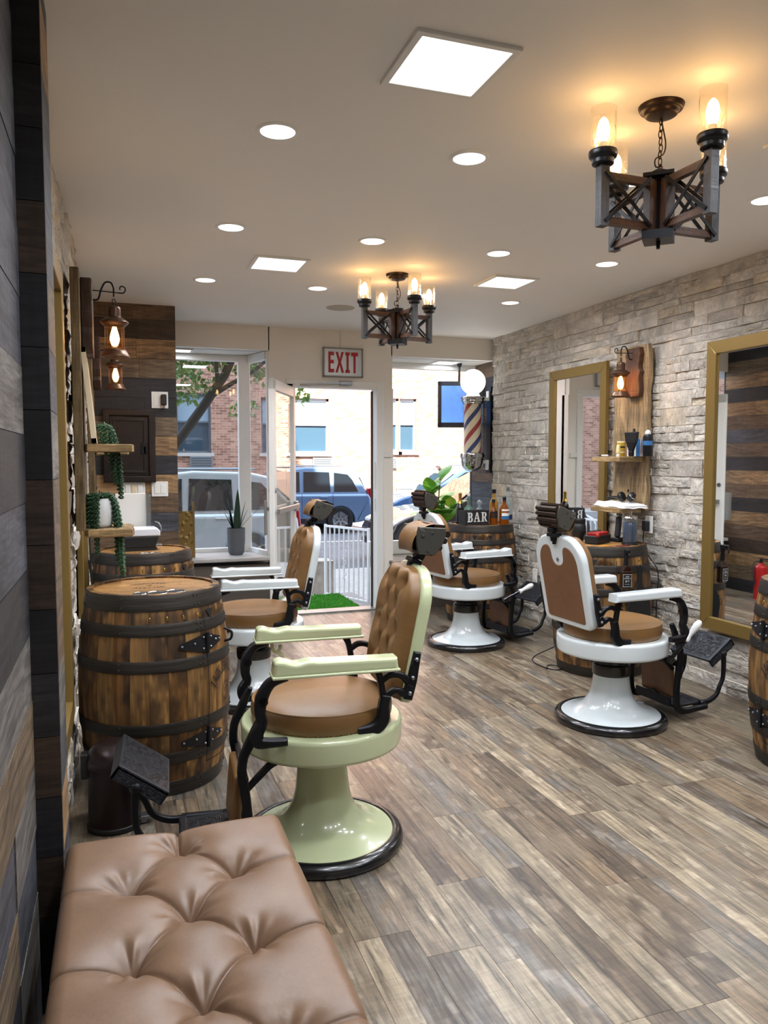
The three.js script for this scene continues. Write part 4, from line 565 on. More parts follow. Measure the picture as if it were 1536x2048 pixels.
// ================================================================ plank end wall fittings
{
  const z = -6.311;
  const p = thing('electrical_panel', 'dark brown framed electrical panel door on the plank end wall', 'panel', [0.09, 1.558, z]);
  const dk = wood('#2a1d19', 0.4), w = 0.385, h = 0.562;
  part('frame', (() => { const s = poly([[-w / 2, -h / 2], [w / 2, -h / 2], [w / 2, h / 2], [-w / 2, h / 2]]); s.holes.push(new THREE.Path([V2(-w / 2 + 0.05, -h / 2 + 0.05), V2(w / 2 - 0.05, -h / 2 + 0.05), V2(w / 2 - 0.05, h / 2 - 0.05), V2(-w / 2 + 0.05, h / 2 - 0.05)])); return wuv(ext(s, 0.04, 0.008, 0, 0, 0.02, 0, 0, 0, 3)); })(), dk, p);
  part('door', [rb(w - 0.1, h - 0.1, 0.02, 0.004, 0, 0, 0.012)], dk, p); part('molding', (() => { const a = w / 2 - 0.07, b = h / 2 - 0.07, s = poly([[-a, -b], [a, -b], [a, b], [-a, b]]); s.holes.push(new THREE.Path([V2(-a + 0.02, -b + 0.02), V2(a - 0.02, -b + 0.02), V2(a - 0.02, b - 0.02), V2(-a + 0.02, b - 0.02)])); return ext(s, 0.014, 0.004, 0, 0, 0.024); })(), dk, p);
  part('latch', [rb(0.05, 0.09, 0.01, 0.003, 0.11, -0.02, 0.026), bx(0.02, 0.03, 0.012, 0.11, 0.01, 0.03)], M.black, p);
  const o = thing('wall_outlet', 'white outlet with black plugged adapter on the plank end wall', 'outlet', [0.323, 1.918, z]); part('cover_plate', rb(0.125, 0.128, 0.008, 0.003, 0, 0, 0.004), M.white, o); part('socket', [rb(0.034, 0.09, 0.006, 0.004, -0.03, 0, 0.008)], M.paper, o); part('adapter', rb(0.042, 0.085, 0.045, 0.008, 0.028, 0.0, 0.03), M.darkPlastic, o); part('cord', tube([[0.028, -0.04, 0.03], [0.03, -0.07, 0.03], [0.024, -0.085, 0.02], [0.02, -0.06, 0.012]], 0.003, 20, 6), M.darkPlastic, o);
  const sw = (label, x, n, lit) => { const s = thing('light_switch', label, 'switch', [x, 1.222, z]); part('cover_plate', rb(0.045 * n + 0.035, 0.118, 0.007, 0.003, 0, 0, 0.0035), M.white, s); for (let k = 0; k < n; k++) part('rocker', rb(0.034, 0.068, 0.008, 0.003, (k - (n - 1) / 2) * 0.046, 0.0, 0.009, 0.06), k === lit ? S('#e8d3b0', 0.5) : M.paper, s); };
  sw('white double rocker switch near the edge of the plank end wall', 0.31, 2, -1); sw('white triple rocker switch under the electrical panel', 0.115, 3, 1);
  const b2 = thing('brass_screen', 'hammered brass panel standing on the left window sill', 'panel', [0.535, 0.572, -7.08]); part('sheet', grid(24, 40, (u, v) => { const b = fbm(u * 0.9, v * 0.9, 9, 20, 2); return [(u - 0.5) * 0.18, v * 0.42, 0.004 + 0.012 * sst(0.6, 0.75, b)]; }), M.gold, b2); part('backing', bx(0.18, 0.42, 0.006, 0, 0.21, 0), M.gold, b2); part('post', rb(0.018, 0.5, 0.018, 0.003, 0.1, 0.25, 0), M.gold, b2);
}

// ================================================================ small things
// ---- bottles and drinks on the barrel by the window
const gl = (hex, thick = 0.03, att = 0.05, color = '#ffffff') => P('#ffffff', 0.03, { transmission: 1, thickness: thick, ior: 1.45, attenuationColor: new THREE.Color(color), attenuationDistance: att });
const glassClear = P('#d9e4e4', 0.05, { transmission: 0.75, thickness: 0, ior: 1.45 }), glassGreen = P('#9fc9b8', 0.05, { transmission: 0.75, thickness: 0, ior: 1.45 }), amber = P('#a85a14', 0.08, { transmission: 0.55, thickness: 0, ior: 1.4 }), darkGlass = P('#10140f', 0.08, { clearcoat: 0.6 });
const BT = 0.8725;
function bottle(label, x, z, prof, mat, o = {}) {
  const t = thing('bottle', label, 'bottle', [x, BT, z], o.turn ?? 0, 'liquor bottles on the window barrel');
  part('body', lathe(smooth(prof, 40), 28), mat, t); const H = prof[prof.length - 1][1];
  if (o.cap) part('cap', cy(o.cap[0], o.cap[0], o.cap[1], 0, H + o.cap[1] / 2 - 0.004, 0), o.cap[2], t);
  if (o.neck) part('neck_foil', lathe(smooth(o.neck, 16), 20), o.neckMat, t);
  if (o.label) { const [r, y0, y1, a, m] = o.label; part('paper_label', grid(12, 1, (u, v) => { const q = (u - 0.5) * a; return [r * Math.sin(q), mix(y0, y1, v), r * Math.cos(q)]; }), m, t); if (o.label2) part('label_band', grid(12, 1, (u, v) => { const q = (u - 0.5) * a; return [(r + 0.0006) * Math.sin(q), mix(o.label2[0], o.label2[1], v), (r + 0.0006) * Math.cos(q)]; }), o.label2[2], t); }
}
const round = (r, h, nr, nh) => [[0.001, 0.002], [r * 0.9, 0.002], [r, 0.012], [r, h * 0.55], [r, h - 0.02], [r * 0.75, h + 0.01], [nr * 1.1, h + 0.035], [nr, h + 0.05], [nr, h + nh]];
bottle('dark sparkling wine bottle with gold foil neck behind the bar sign', 2.93, -6.37, round(0.038, 0.16, 0.014, 0.11), darkGlass, { neck: [[0.026, 0.185], [0.016, 0.21], [0.0155, 0.262], [0.017, 0.275], [0.001, 0.285]], neckMat: M.brass, label: [0.0385, 0.05, 0.11, 2, M.ink] });
bottle('pale green glass bottle with white label behind the bar sign', 3.03, -6.40, round(0.045, 0.13, 0.014, 0.12), glassGreen, { cap: [0.013, 0.03, M.white], label: [0.0455, 0.05, 0.1, 2, M.paper] });
bottle('crystal decanter with round stopper behind the bar sign', 3.13, -6.38, [[0.001, 0.002], [0.045, 0.003], [0.046, 0.09], [0.03, 0.125], [0.016, 0.14], [0.02, 0.15]], glassClear, { neck: [[0.012, 0.148], [0.012, 0.16], [0.024, 0.18], [0.022, 0.2], [0.001, 0.215]], neckMat: glassClear });
bottle('short amber whiskey bottle with dark label beside the bar sign', 3.18, -6.2, round(0.036, 0.12, 0.014, 0.08), amber, { cap: [0.016, 0.03, M.black], label: [0.0366, 0.06, 0.12, 2.4, M.ink] });
bottle('amber whiskey bottle with white and blue label at the barrel front', 3.265, -6.155, round(0.044, 0.15, 0.015, 0.07), amber, { cap: [0.017, 0.03, M.black], label: [0.0445, 0.05, 0.14, 2.0, M.paper], label2: [0.05, 0.08, M.blueLabel] });
bottle('tall bottle with pale neck and black cap behind the whiskey', 3.235, -6.3, round(0.04, 0.2, 0.016, 0.08), P('#c9a24a', 0.1, { transmission: 0.5, thickness: 0 }), { cap: [0.02, 0.035, M.black] });
bottle('clear vodka bottle with navy label at the right of the barrel', 3.335, -6.22, round(0.042, 0.2, 0.014, 0.1), glassClear, { cap: [0.014, 0.035, M.steel], label: [0.0425, 0.04, 0.085, 2.2, M.navy] });
{ const t = thing('bar_sign_box', 'black wooden caddy box lettered bar on the window barrel', 'sign', [2.985, BT, -6.2], 0.12); part('box', [bx(0.245, 0.125, 0.016, 0, 0.07, 0.05), bx(0.245, 0.125, 0.016, 0, 0.07, -0.05), bx(0.014, 0.125, 0.1, -0.116, 0.07, 0), bx(0.014, 0.125, 0.1, 0.116, 0.07, 0), bx(0.26, 0.012, 0.13, 0, 0.006, 0)], S('#16161a', 0.6), t);
  letters('BAR', fontSerif, 0.084, 0.205, 0.005, S('#cfcfcd', 0.6), t, 'letter', 0.012).forEach((m) => { m.position.y = 0.032; m.position.z = 0.058; }); }
// ---- leafy plant behind the bottles, on the window seat
function leafGeo(L, W, curl = 0.3, cup = 0.25) { return grid(6, 10, (u, v) => { const w = W / 2 * Math.sin(Math.PI * Math.pow(v, 0.8)) ** 0.8, x = (u - 0.5) * 2 * w; return [x, L * v * Math.cos(curl * v), L * v * Math.sin(curl * v) + cup * Math.abs(x) * 0.6]; }); }
{ const t = thing('potted_plant', 'bright green broad leaved plant behind the bottles', 'plant', [2.96, 0.478, -7.03]); rnd = mulberry(77);
  part('pot', lathe(smooth([[0.001, 0.0], [0.09, 0.002], [0.1, 0.1], [0.11, 0.2], [0.102, 0.2], [0.095, 0.17]], 24), 28), S('#5b5048', 0.7), t); part('soil', cy(0.096, 0.096, 0.01, 0, 0.175, 0), M.subfloor, t);
  const lm = ['#79b53c', '#62a335', '#92cc4e', '#549030'].map((c) => P(c, 0.4, { transmission: 0.3, thickness: 0 })); const lg = [leafGeo(0.22, 0.14, 0.5), leafGeo(0.19, 0.12, 0.8), leafGeo(0.25, 0.15, 0.3)];
  for (const [sx, sz, h] of [[-0.02, 0, 0.52], [0.05, 0.02, 0.4], [-0.1, 0.01, 0.4], [0.13, 0, 0.36], [0.03, 0.03, 0.62]]) { part('stem', tube([[sx * 0.3, 0.17, sz], [sx * 0.7, 0.17 + h * 0.5, sz], [sx * 1.4, 0.17 + h, sz]], 0.006, 12, 6), S('#5d6b34', 0.6), t); for (let k = 0; k < 7; k++) { const m = part('leaf', pick(lg), pick(lm), t), f = 0.45 + 0.55 * k / 6; m.position.set(sx * (0.4 + f), 0.17 + h * f, sz); m.rotation.set(0, k * 2.4 + rr(-0.3, 0.3), 0, 'YXZ'); m.rotation.x = rr(0.35, 1.1); } }
}
// ---- snake plant on the left sill
{ const t = thing('snake_plant', 'snake plant in a grooved grey pot on the left window sill', 'plant', [1.025, 0.573, -7.17]);
  part('pot', grid(60, 14, (u, v) => { const a = u * Math.PI * 2, r = (0.066 + 0.014 * Math.sin(Math.min(1, v * 1.4) * 1.57)) * (v < 0.08 ? 0.85 + v * 1.9 : 1) + 0.0025 * Math.sin(u * 6.283 * 30 + 2 * Math.sin(v * 9)); return [r * Math.sin(a), v * 0.25, r * Math.cos(a)]; }), S('#5e6064', 0.75), t);
  part('soil', cy(0.076, 0.076, 0.01, 0, 0.235, 0), M.subfloor, t); const lm = S('#1f3a2a', 0.45);
  for (const [a, L, tilt, w] of [[0.2, 0.38, 0.04, 0.075], [1.6, 0.28, 0.18, 0.07], [2.8, 0.31, 0.1, 0.075], [4.6, 0.26, 0.26, 0.08], [5.0, 0.3, 0.14, 0.07], [1.75, 0.27, 0.75, 0.035], [1.2, 0.22, 0.35, 0.055], [4.4, 0.22, 0.4, 0.06]]) { const m = part('leaf', grid(4, 10, (u, v) => { const ww = w / 2 * Math.pow(1 - v, 0.55) * (0.75 + 0.6 * v * (1 - v) * 2), x = (u - 0.5) * 2 * ww; return [x, L * v, 6 * x * x + 0.02 * v * v]; }), lm, t); m.position.set(0.025 * Math.sin(a), 0.235, 0.025 * Math.cos(a)); m.rotation.set(tilt, a, 0, 'YXZ'); } }
// ---- trailing plants on the left shelves
function trailing(label, x, y, z, r, h, white, strands, seed) {
  const t = thing('trailing_plant', label, 'plant', [x, y, z], 0, 'trailing plants on the left shelf'); rnd = mulberry(seed);
  part('pot', lathe(smooth([[0.001, 0], [r * 0.75, 0.001], [r * 0.98, h * 0.35], [r, h * 0.7], [r * 0.86, h], [r * 0.8, h], [r * 0.85, h * 0.8]], 24), 28), white ? P('#d9dcdc', 0.4) : S('#a88f6d', 0.7), t);
  part('soil', cy(r * 0.82, r * 0.82, 0.008, 0, h * 0.86, 0), M.subfloor, t);
  const gm = S('#2c5232', 0.5), gm2 = S('#24462b', 0.5), bead = new THREE.IcosahedronGeometry(0.0052, 1); bead.scale(0.75, 1.35, 0.75);
  for (const [a, len, out] of strands) { const c = new THREE.CatmullRomCurve3([V3(0, h, 0), V3(r * 0.5 * Math.cos(a), h + 0.025, r * 0.5 * Math.sin(a)), V3(r * 1.05 * Math.cos(a), h + 0.005, r * 1.05 * Math.sin(a)), V3((r * 1.1 + out * 0.7) * Math.cos(a), h - len * 0.3, (r * 1.1 + out * 0.7) * Math.sin(a)), V3((r * 1.1 + out) * Math.cos(a) + rr(-0.01, 0.01), h - len * 0.7, (r * 1.1 + out) * Math.sin(a)), V3((r * 1.1 + out) * Math.cos(a), h - len, (r * 1.1 + out) * Math.sin(a) + rr(-0.01, 0.01))]);
    const L = c.getLength(), n = Math.floor(L / 0.0048), gs = [new THREE.TubeGeometry(c, 24, 0.0012, 4)]; for (let k = 0; k < n; k++) { const p = c.getPointAt(k / n), q = k * 2.4; for (const s of [0, 1]) { const b = bead.clone(); b.rotateZ(1.1).rotateY(q + s * 3.14); b.translate(p.x + 0.0085 * Math.cos(q + s * 3.14), p.y + rr(-0.002, 0.002), p.z - 0.0085 * Math.sin(q + s * 3.14)); gs.push(b); } }
    part('strand', gs, rnd() < 0.5 ? gm : gm2, t); }
  const top = []; for (let k = 0; k < 110; k++) { const a = rnd() * 6.28, d = Math.sqrt(rnd()) * r * 1.05; const b = bead.clone(); b.rotateX(rnd() * 3).rotateZ(rnd() * 3); b.translate(d * Math.cos(a), h + 0.012 + rnd() * 0.03 * (1 - d / r * 0.6), d * Math.sin(a)); top.push(b); } const o = part('foliage', top, gm, t); o.userData.kind = 'stuff';
}
trailing('trailing succulent in a round white pot on the lower left shelf', -0.082, 1.136, -3.86, 0.058, 0.13, true, [[0.1, 0.372, 0.03], [0.3, 0.35, 0.036], [0.5, 0.3, 0.022], [-0.2, 0.36, 0.03], [-0.5, 0.2, 0.02], [2.0, 0.17, 0.006], [2.3, 0.14, 0.005], [2.7, 0.12, 0.004], [-1, 0.14, 0.01], [0.4, 0.27, 0.014], [1.75, 0.26, 0.018], [0.0, 0.26, 0.01]], 11);
trailing('trailing succulent in a tan pot on the upper left shelf', -0.058, 1.525, -3.94, 0.034, 0.065, false, [[0.1, 0.3, 0.03], [0.5, 0.26, 0.02], [-0.3, 0.22, 0.02], [0.9, 0.2, 0.015], [1.4, 0.12, 0.01], [-0.8, 0.16, 0.01], [0.3, 0.33, 0.036], [2, 0.06, 0.004]], 12);
{ const t = thing('picture_frame', 'pale wood picture frame leaning on the upper left shelf', 'picture frame', [-0.098, 1.526, -3.835], Math.PI / 2); const w = 0.2, h = 0.43; const g = new THREE.Group(); g.name = 'panel'; g.rotation.x = -0.09; t.add(g);
  part('frame_bar', [bx(w, 0.022, 0.022, 0, 0.011, 0), bx(w, 0.022, 0.022, 0, h - 0.011, 0), bx(0.022, h, 0.022, -w / 2 + 0.011, h / 2, 0), bx(0.022, h, 0.022, w / 2 - 0.011, h / 2, 0)], S('#e3d3b6', 0.5), g);
  const pr = canvasTex(256, 720, (c, W, H) => { c.fillStyle = '#efe9df'; c.fillRect(0, 0, W, H); c.fillStyle = '#6b6470'; for (let i = 0; i < 14; i++) c.fillRect(40 + (i * 37) % 50, 60 + i * 44, 90 + (i * 53) % 70, 9); }); part('print', bx(w - 0.03, h - 0.03, 0.004, 0, h / 2, 0), S('#ffffff', 0.7, 0, { map: pr }), g); }
// ---- pedal bin
{ const t = thing('pedal_bin', 'dark brown metal pedal bin with domed lid beside the nearest barrel', 'trash bin', [-0.04, 0, -3.17]); const m = S('#2a1f20', 0.32, 0.5);
  part('bucket', lathe(smooth([[0.001, 0.004], [0.096, 0.004], [0.1, 0.02], [0.101, 0.24], [0.102, 0.25]], 20), 40), m, t); part('lid', lathe(smooth([[0.104, 0.25], [0.105, 0.262], [0.102, 0.285], [0.085, 0.318], [0.05, 0.337], [0.001, 0.343]], 24), 40), m, t);
  part('base_ring', lathe([[0.1, 0.001], [0.106, 0.004], [0.106, 0.018], [0.1, 0.022]], 40), M.darkPlastic, t); part('hinge_block', rb(0.03, 0.1, 0.05, 0.006, -0.108, 0.255, 0.0), M.darkPlastic, t); part('pedal', [rb(0.06, 0.008, 0.045, 0.003, 0.125, 0.03, 0.02), rb(0.03, 0.025, 0.04, 0.004, 0.104, 0.016, 0.018)], M.steel, t); }
// ---- things on the barrel by the plank end wall
{ const y = BT; const a = thing('wax_warmer', 'white lidded black appliance on the barrel by the plank end wall', 'appliance', [0.12, y, -5.2], 0.1); part('body', [ext(poly([[-0.1, 0.02], [0.09, 0.02], [0.115, 0.09], [-0.11, 0.09]]), 0.17, 0.006, 0, 0, 0), bx(0.2, 0.02, 0.16, 0, 0.01, 0)], M.darkPlastic, a); part('lid', ext(poly([[-0.118, 0.092], [0.122, 0.092], [0.122, 0.122], [0.105, 0.142], [-0.1, 0.142], [-0.118, 0.12]]), 0.18, 0.008), P('#dfe3ec', 0.3), a); part('side_bracket', [tube([[0.12, 0.1, 0.05], [0.135, 0.13, 0.05], [0.12, 0.17, 0.04], [0.1, 0.18, 0.02]], 0.004), rb(0.05, 0.012, 0.1, 0.003, 0.11, 0.03, 0.02)], M.steel, a);
  const b = thing('white_board', 'plain white panel standing behind the white lidded appliance', 'panel', [0.075, y, -5.36], 0.05); part('sheet', rb(0.19, 0.355, 0.012, 0.003, 0, 0.18, 0), S('#e9e7e1', 0.5), b); part('clear_stand', rb(0.03, 0.35, 0.1, 0.003, 0.11, 0.177, 0.0), P('#dde2e2', 0.05, { transmission: 0.9, thickness: 0 }), b);
  one('cable', 'black cable hanging between the left wall and the barrels', 'cable', tube([[-0.16, 1.05, -4.62], [-0.15, 0.7, -4.64], [-0.13, 0.5, -4.62], [-0.15, 0.35, -4.6], [-0.14, 0.62, -4.55], [-0.16, 0.9, -4.5]], 0.005, 60, 6), M.darkPlastic); }
// ---- right station: shelves
{ const Y = 1.475, X = 3.37;
  const stk = ['yellow tin at the bottom of the stack on the upper right shelf', 'yellow tin in the middle of the stack on the upper right shelf', 'yellow tin on top of the stack on the upper right shelf'];
  stk.forEach((l, i) => { const t = thing('pomade_tin', l, 'tin', [X + 0.0, Y + i * 0.036, -4.62], 0, 'stacked yellow tins'); part('tin', cy(0.026, 0.026, 0.024, 0, 0.0125, 0), S('#c9a838', 0.4, 0.3), t); part('lid', cy(0.027, 0.027, 0.01, 0, 0.03, 0), i === 1 ? M.ink : S('#efe3b8', 0.4), t); });
  { const t = thing('cream_tube', 'small pale yellow tube standing before the tins', 'tube', [X - 0.055, Y, -4.575]); part('tube_body', lathe(smooth([[0.012, 0.018], [0.016, 0.03], [0.012, 0.075], [0.003, 0.082]], 16), 18), S('#e0cf94', 0.5), t); part('cap', cy(0.012, 0.012, 0.018, 0, 0.009, 0), M.white, t); }
  { const t = thing('product_box', 'white and blue box with red and blue barber stripes on the upper right shelf', 'box', [X + 0.02, Y, -4.485], -1.2); const bt = canvasTex(128, 160, (c, w, h) => { c.fillStyle = '#eef0f2'; c.fillRect(0, 0, w, h); c.fillStyle = '#2f6ea8'; c.fillRect(w * 0.7, 0, w * 0.3, h); for (let i = 0; i < 5; i++) { c.fillStyle = i % 2 ? '#2c3f8c' : '#b0262c'; c.beginPath(); c.moveTo(10, 50 + i * 22); c.lineTo(55, 20 + i * 22); c.lineTo(55, 31 + i * 22); c.lineTo(10, 61 + i * 22); c.fill(); } }); part('carton', rb(0.1, 0.12, 0.05, 0.003, 0, 0.06, 0), S('#ffffff', 0.5, 0, { map: bt }), t); }
  { const t = thing('tint_brush', 'wide black brush standing bristles up on the upper right shelf', 'brush', [X - 0.055, Y, -4.43], -1.25); part('bristles', ext(poly([[-0.042, 0.105], [0.042, 0.105], [0.05, 0.165], [-0.05, 0.165]]), 0.03, 0.004), M.darkPlastic, t); part('handle', [ext(poly([[-0.012, 0.03], [0.012, 0.03], [0.042, 0.105], [-0.042, 0.105]]), 0.026, 0.004), rb(0.03, 0.035, 0.028, 0.006, 0, 0.0175, 0)], M.black, t); }
  { const t = thing('spray_bottle', 'yellow spray bottle with black nozzle on the upper right shelf', 'bottle', [X + 0.055, Y, -4.55]); part('body', lathe(smooth([[0.001, 0.001], [0.022, 0.002], [0.023, 0.12], [0.02, 0.14], [0.011, 0.15]], 24), 24), M.yellow, t); part('nozzle', [cy(0.012, 0.013, 0.022, 0, 0.16, 0), cy(0.007, 0.01, 0.025, 0, 0.182, 0)], M.black, t); }
  { const t = thing('shave_can', 'black and blue can with white cap on the upper right shelf', 'can', [X + 0.055, Y, -4.40]); part('body', lathe([[0.001, 0.001], [0.032, 0.002], [0.033, 0.08], [0.033, 0.135], [0.024, 0.15], [0.018, 0.152]], 28), S('#1d2026', 0.35, 0.3), t); part('band', cy(0.0336, 0.0336, 0.03, 0, 0.09, 0), S('#3f78b5', 0.4), t); part('cap', lathe(smooth([[0.02, 0.15], [0.019, 0.165], [0.009, 0.178], [0.001, 0.18]], 12), 20), M.white, t); }
  { const t = thing('shaving_brush', 'small pale brush lying on the front edge of the upper right shelf', 'brush', [X - 0.06, Y + 0.007, -4.73], 1.4); part('handle', rod([-0.05, 0, 0], [0.04, 0, 0], 0.006, 10), M.white, t); part('bristles', rod([0.04, 0, 0], [0.07, 0, 0], 0.007, 10), M.darkPlastic, t); }
  { const t = thing('folded_towel', 'folded white towel on the lower right shelf', 'towel', [3.375, 1.1195, -4.62]); part('lower_fold', grid(30, 14, (u, v) => { const x = (u - 0.5) * 0.2, z = (v - 0.5) * 0.36, e = Math.min(u, 1 - u, v, 1 - v); return [x, 0.03 * Math.min(1, e * 14) ** 0.5 + 0.004 * Math.sin(z * 30) + 0.003 * Math.sin(x * 60), z]; }), S('#eceeed', 0.9), t); part('under_fold', rb(0.195, 0.018, 0.35, 0.008, 0, 0.009, 0), S('#e4e6e5', 0.9), t); }
  { const t = thing('headphones', 'black over-ear headphones on the folded towel', 'headphones', [3.37, 1.16, -4.55], 0.4); part('ear_cup', lathe(smooth([[0.001, -0.018], [0.03, -0.016], [0.036, 0], [0.03, 0.016], [0.001, 0.018]], 16), 24).rotateX(1.2).translate(0, 0.032, -0.035), M.darkPlastic, t); part('ear_cup', lathe(smooth([[0.001, -0.018], [0.03, -0.016], [0.036, 0], [0.03, 0.016], [0.001, 0.018]], 16), 24).rotateX(-1.0).translate(0, 0.032, 0.04), M.darkPlastic, t); part('headband', tube([[0, 0.03, -0.05], [-0.02, 0.03, -0.1], [-0.04, 0.025, -0.13], [0.05, 0.012, -0.12], [0.04, 0.03, 0.02], [0, 0.04, 0.05]], 0.006, 40), M.black, t); part('chrome_ring', mv(new THREE.TorusGeometry(0.026, 0.0025, 8, 24), -0.008, 0.042, 0.052, -0.6, 0, 0), M.chrome, t); }
}
// ---- right station: barrel top
{ const Y = BT;
  { const t = thing('hair_dryer', 'black hair dryer standing nozzle up on the right station barrel', 'hair dryer', [3.06, Y, -4.66]); part('barrel_body', lathe(smooth([[0.001, 0.002], [0.03, 0.003], [0.036, 0.04], [0.05, 0.07], [0.05, 0.11], [0.042, 0.135]], 24), 28), M.darkPlastic, t); part('nozzle', lathe([[0.043, 0.133], [0.047, 0.14], [0.047, 0.165], [0.04, 0.166], [0.038, 0.14]], 28), M.black, t); }
  { const t = thing('clipper_tray', 'black tray of red guard combs on the right station barrel', 'tray', [3.15, Y, -4.56], 0.5); part('tray', [rb(0.2, 0.055, 0.1, 0.006, 0, 0.03, 0), rb(0.09, 0.05, 0.08, 0.006, 0.15, 0.026, -0.04)], M.darkPlastic, t); for (let k = 0; k < 6; k++) part('guard_comb', [bx(0.02, 0.02, 0.075, -0.075 + k * 0.03, 0.066, 0, 0, 0, 0.2)], M.red, t); part('red_knob', sp(0.014, -0.1, 0.064, 0.05, 1, 1, 1, 12), M.red, t); part('blade', [0, 1, 2, 3, 4].map((k) => bx(0.008, 0.016, 0.02, -0.06 + k * 0.03, 0.082, -0.02)), M.chrome, t); }
  { const t = thing('hair_clipper', 'grey cordless clipper standing in its charger', 'clipper', [3.345, Y, -4.6], 0.3); part('body', rb(0.042, 0.15, 0.036, 0.014, 0, 0.105, 0, 0, 0, -0.12), S('#3b3e44', 0.35, 0.3), t); part('blade_head', [rb(0.04, 0.02, 0.026, 0.004, 0.012, 0.19, 0, 0, 0, -0.12), bx(0.036, 0.012, 0.012, 0.014, 0.205, 0)], M.steel, t); part('charger_base', rb(0.08, 0.03, 0.07, 0.008, 0, 0.015, 0), M.darkPlastic, t); }
  { const t = thing('disinfectant_jar', 'tall jar of dark blue disinfectant with chrome lid', 'jar', [3.31, Y, -4.42]); part('jar', lathe([[0.001, 0.012], [0.046, 0.013], [0.047, 0.02], [0.047, 0.175], [0.044, 0.18]], 32), P('#e4f0f5', 0.03, { transmission: 0.95, thickness: 0 }), t); part('liquid', lathe([[0.001, 0.016], [0.044, 0.017], [0.0445, 0.15], [0.001, 0.15]], 32), P('#0c2f52', 0.08, { clearcoat: 0.6 }), t); part('lid', [lathe([[0.05, 0.176], [0.051, 0.19], [0.03, 0.2], [0.001, 0.202]], 32), cy(0.012, 0.01, 0.03, 0, 0.215, 0)], M.chrome, t); part('base', cy(0.053, 0.055, 0.014, 0, 0.007, 0, 0, 0, 0, 32), M.darkPlastic, t); part('lift_rod', [rod([0.02, 0.02, 0.042], [0.02, 0.2, 0.05], 0.002, 6), rod([-0.03, 0.02, 0.035], [-0.03, 0.2, 0.042], 0.002, 6)], M.chrome, t); }
  one('comb', 'small amber comb on the right station barrel', 'comb', [rb(0.07, 0.008, 0.03, 0.003, 0, 0.004, 0), ...Array.from({ length: 12 }, (_, k) => bx(0.0025, 0.006, 0.03, -0.03 + k * 0.0055, 0.004, 0.028))], M.orange, [3.06, Y, -4.36], 0.3);
  one('comb', 'dark red comb on the front of the right station barrel', 'comb', [rb(0.1, 0.008, 0.022, 0.003, 0, 0.004, 0), ...Array.from({ length: 16 }, (_, k) => bx(0.0025, 0.006, 0.02, -0.045 + k * 0.006, 0.004, 0.02))], S('#5c1c1c', 0.45), [3.18, Y, -4.33], 0.2);
  { const t = thing('spray_flask', 'brown flask with black spray top hanging from the right station barrel', 'bottle', [3.09, 0.62, -4.157], -0.25); part('flask', [rb(0.075, 0.12, 0.045, 0.012, 0, 0.06, 0), ext(poly([[-0.036, 0.115], [0.036, 0.115], [0.014, 0.15], [-0.014, 0.15]]), 0.04, 0.006)], P('#2a1710', 0.15, { clearcoat: 0.6 }), t); const lt = canvasTex(128, 160, (c, w, h) => { c.fillStyle = '#121212'; c.fillRect(0, 0, w, h); c.strokeStyle = '#ddd'; c.lineWidth = 4; c.strokeRect(5, 5, w - 10, h - 10); c.fillStyle = '#eee'; c.textAlign = 'center'; c.font = 'bold 20px serif'; c.fillText('JACK', w / 2, 38); c.fillText("DANIEL'S", w / 2, 60); c.font = 'bold 34px serif'; c.fillText('N°7', w / 2, 102); c.font = '13px serif'; c.fillText('TENNESSEE', w / 2, 130); }); part('paper_label', bx(0.06, 0.085, 0.002, 0, 0.055, 0.0235), S('#ffffff', 0.5, 0, { map: lt }), t); part('spray_top', [cy(0.013, 0.015, 0.07, 0, 0.185, 0), cy(0.016, 0.016, 0.02, 0, 0.226, 0), rb(0.024, 0.024, 0.06, 0.006, 0, 0.245, 0.012), tube([[0, 0.24, 0.03], [0, 0.22, 0.045], [0, 0.2, 0.04]], 0.005, 12, 6)], M.black, t); }
  { const t = thing('hand_mirror', 'large black hand mirror hanging from the right station barrel', 'hand mirror', [3.205, 0.4, -4.168], 0.12); const s = new THREE.Shape(); s.moveTo(-0.02, 0.36); s.quadraticCurveTo(0, 0.375, 0.025, 0.355); s.lineTo(0.018, 0.27); s.bezierCurveTo(0.02, 0.22, 0.05, 0.2, 0.085, 0.14); s.bezierCurveTo(0.13, 0.04, 0.07, -0.08, 0, -0.08); s.bezierCurveTo(-0.07, -0.08, -0.13, 0.04, -0.085, 0.14); s.bezierCurveTo(-0.05, 0.2, -0.02, 0.22, -0.018, 0.27); s.lineTo(-0.02, 0.36); const h = new THREE.Path(); h.absarc(0, 0.345, 0.009, 0, 6.283, true); s.holes.push(h); part('frame', ext(s, 0.014, 0.004), M.darkPlastic, t); part('hanging_hook', tube([[0, 0.39, -0.02], [0, 0.395, 0.005], [0, 0.365, 0.014]], 0.003, 12, 6), M.brass, t); }
  { const t = thing('wall_outlet', 'white outlet with black plugs on the stone wall above the right station', 'outlet', [XR - 0.02, 1.0, -4.47], -Math.PI / 2); part('cover_plate', rb(0.075, 0.12, 0.01, 0.003, 0, 0, 0.005), M.white, t); part('plug', rb(0.045, 0.07, 0.04, 0.008, -0.005, -0.01, 0.028), M.darkPlastic, t); part('cord', tube([[-0.005, -0.04, 0.045], [0.0, -0.12, 0.05], [0.06, -0.2, 0.06], [0.13, -0.3, 0.03], [0.13, -0.55, 0.03], [0.13, -0.8, 0.03]], 0.004, 40, 6), M.darkPlastic, t); }
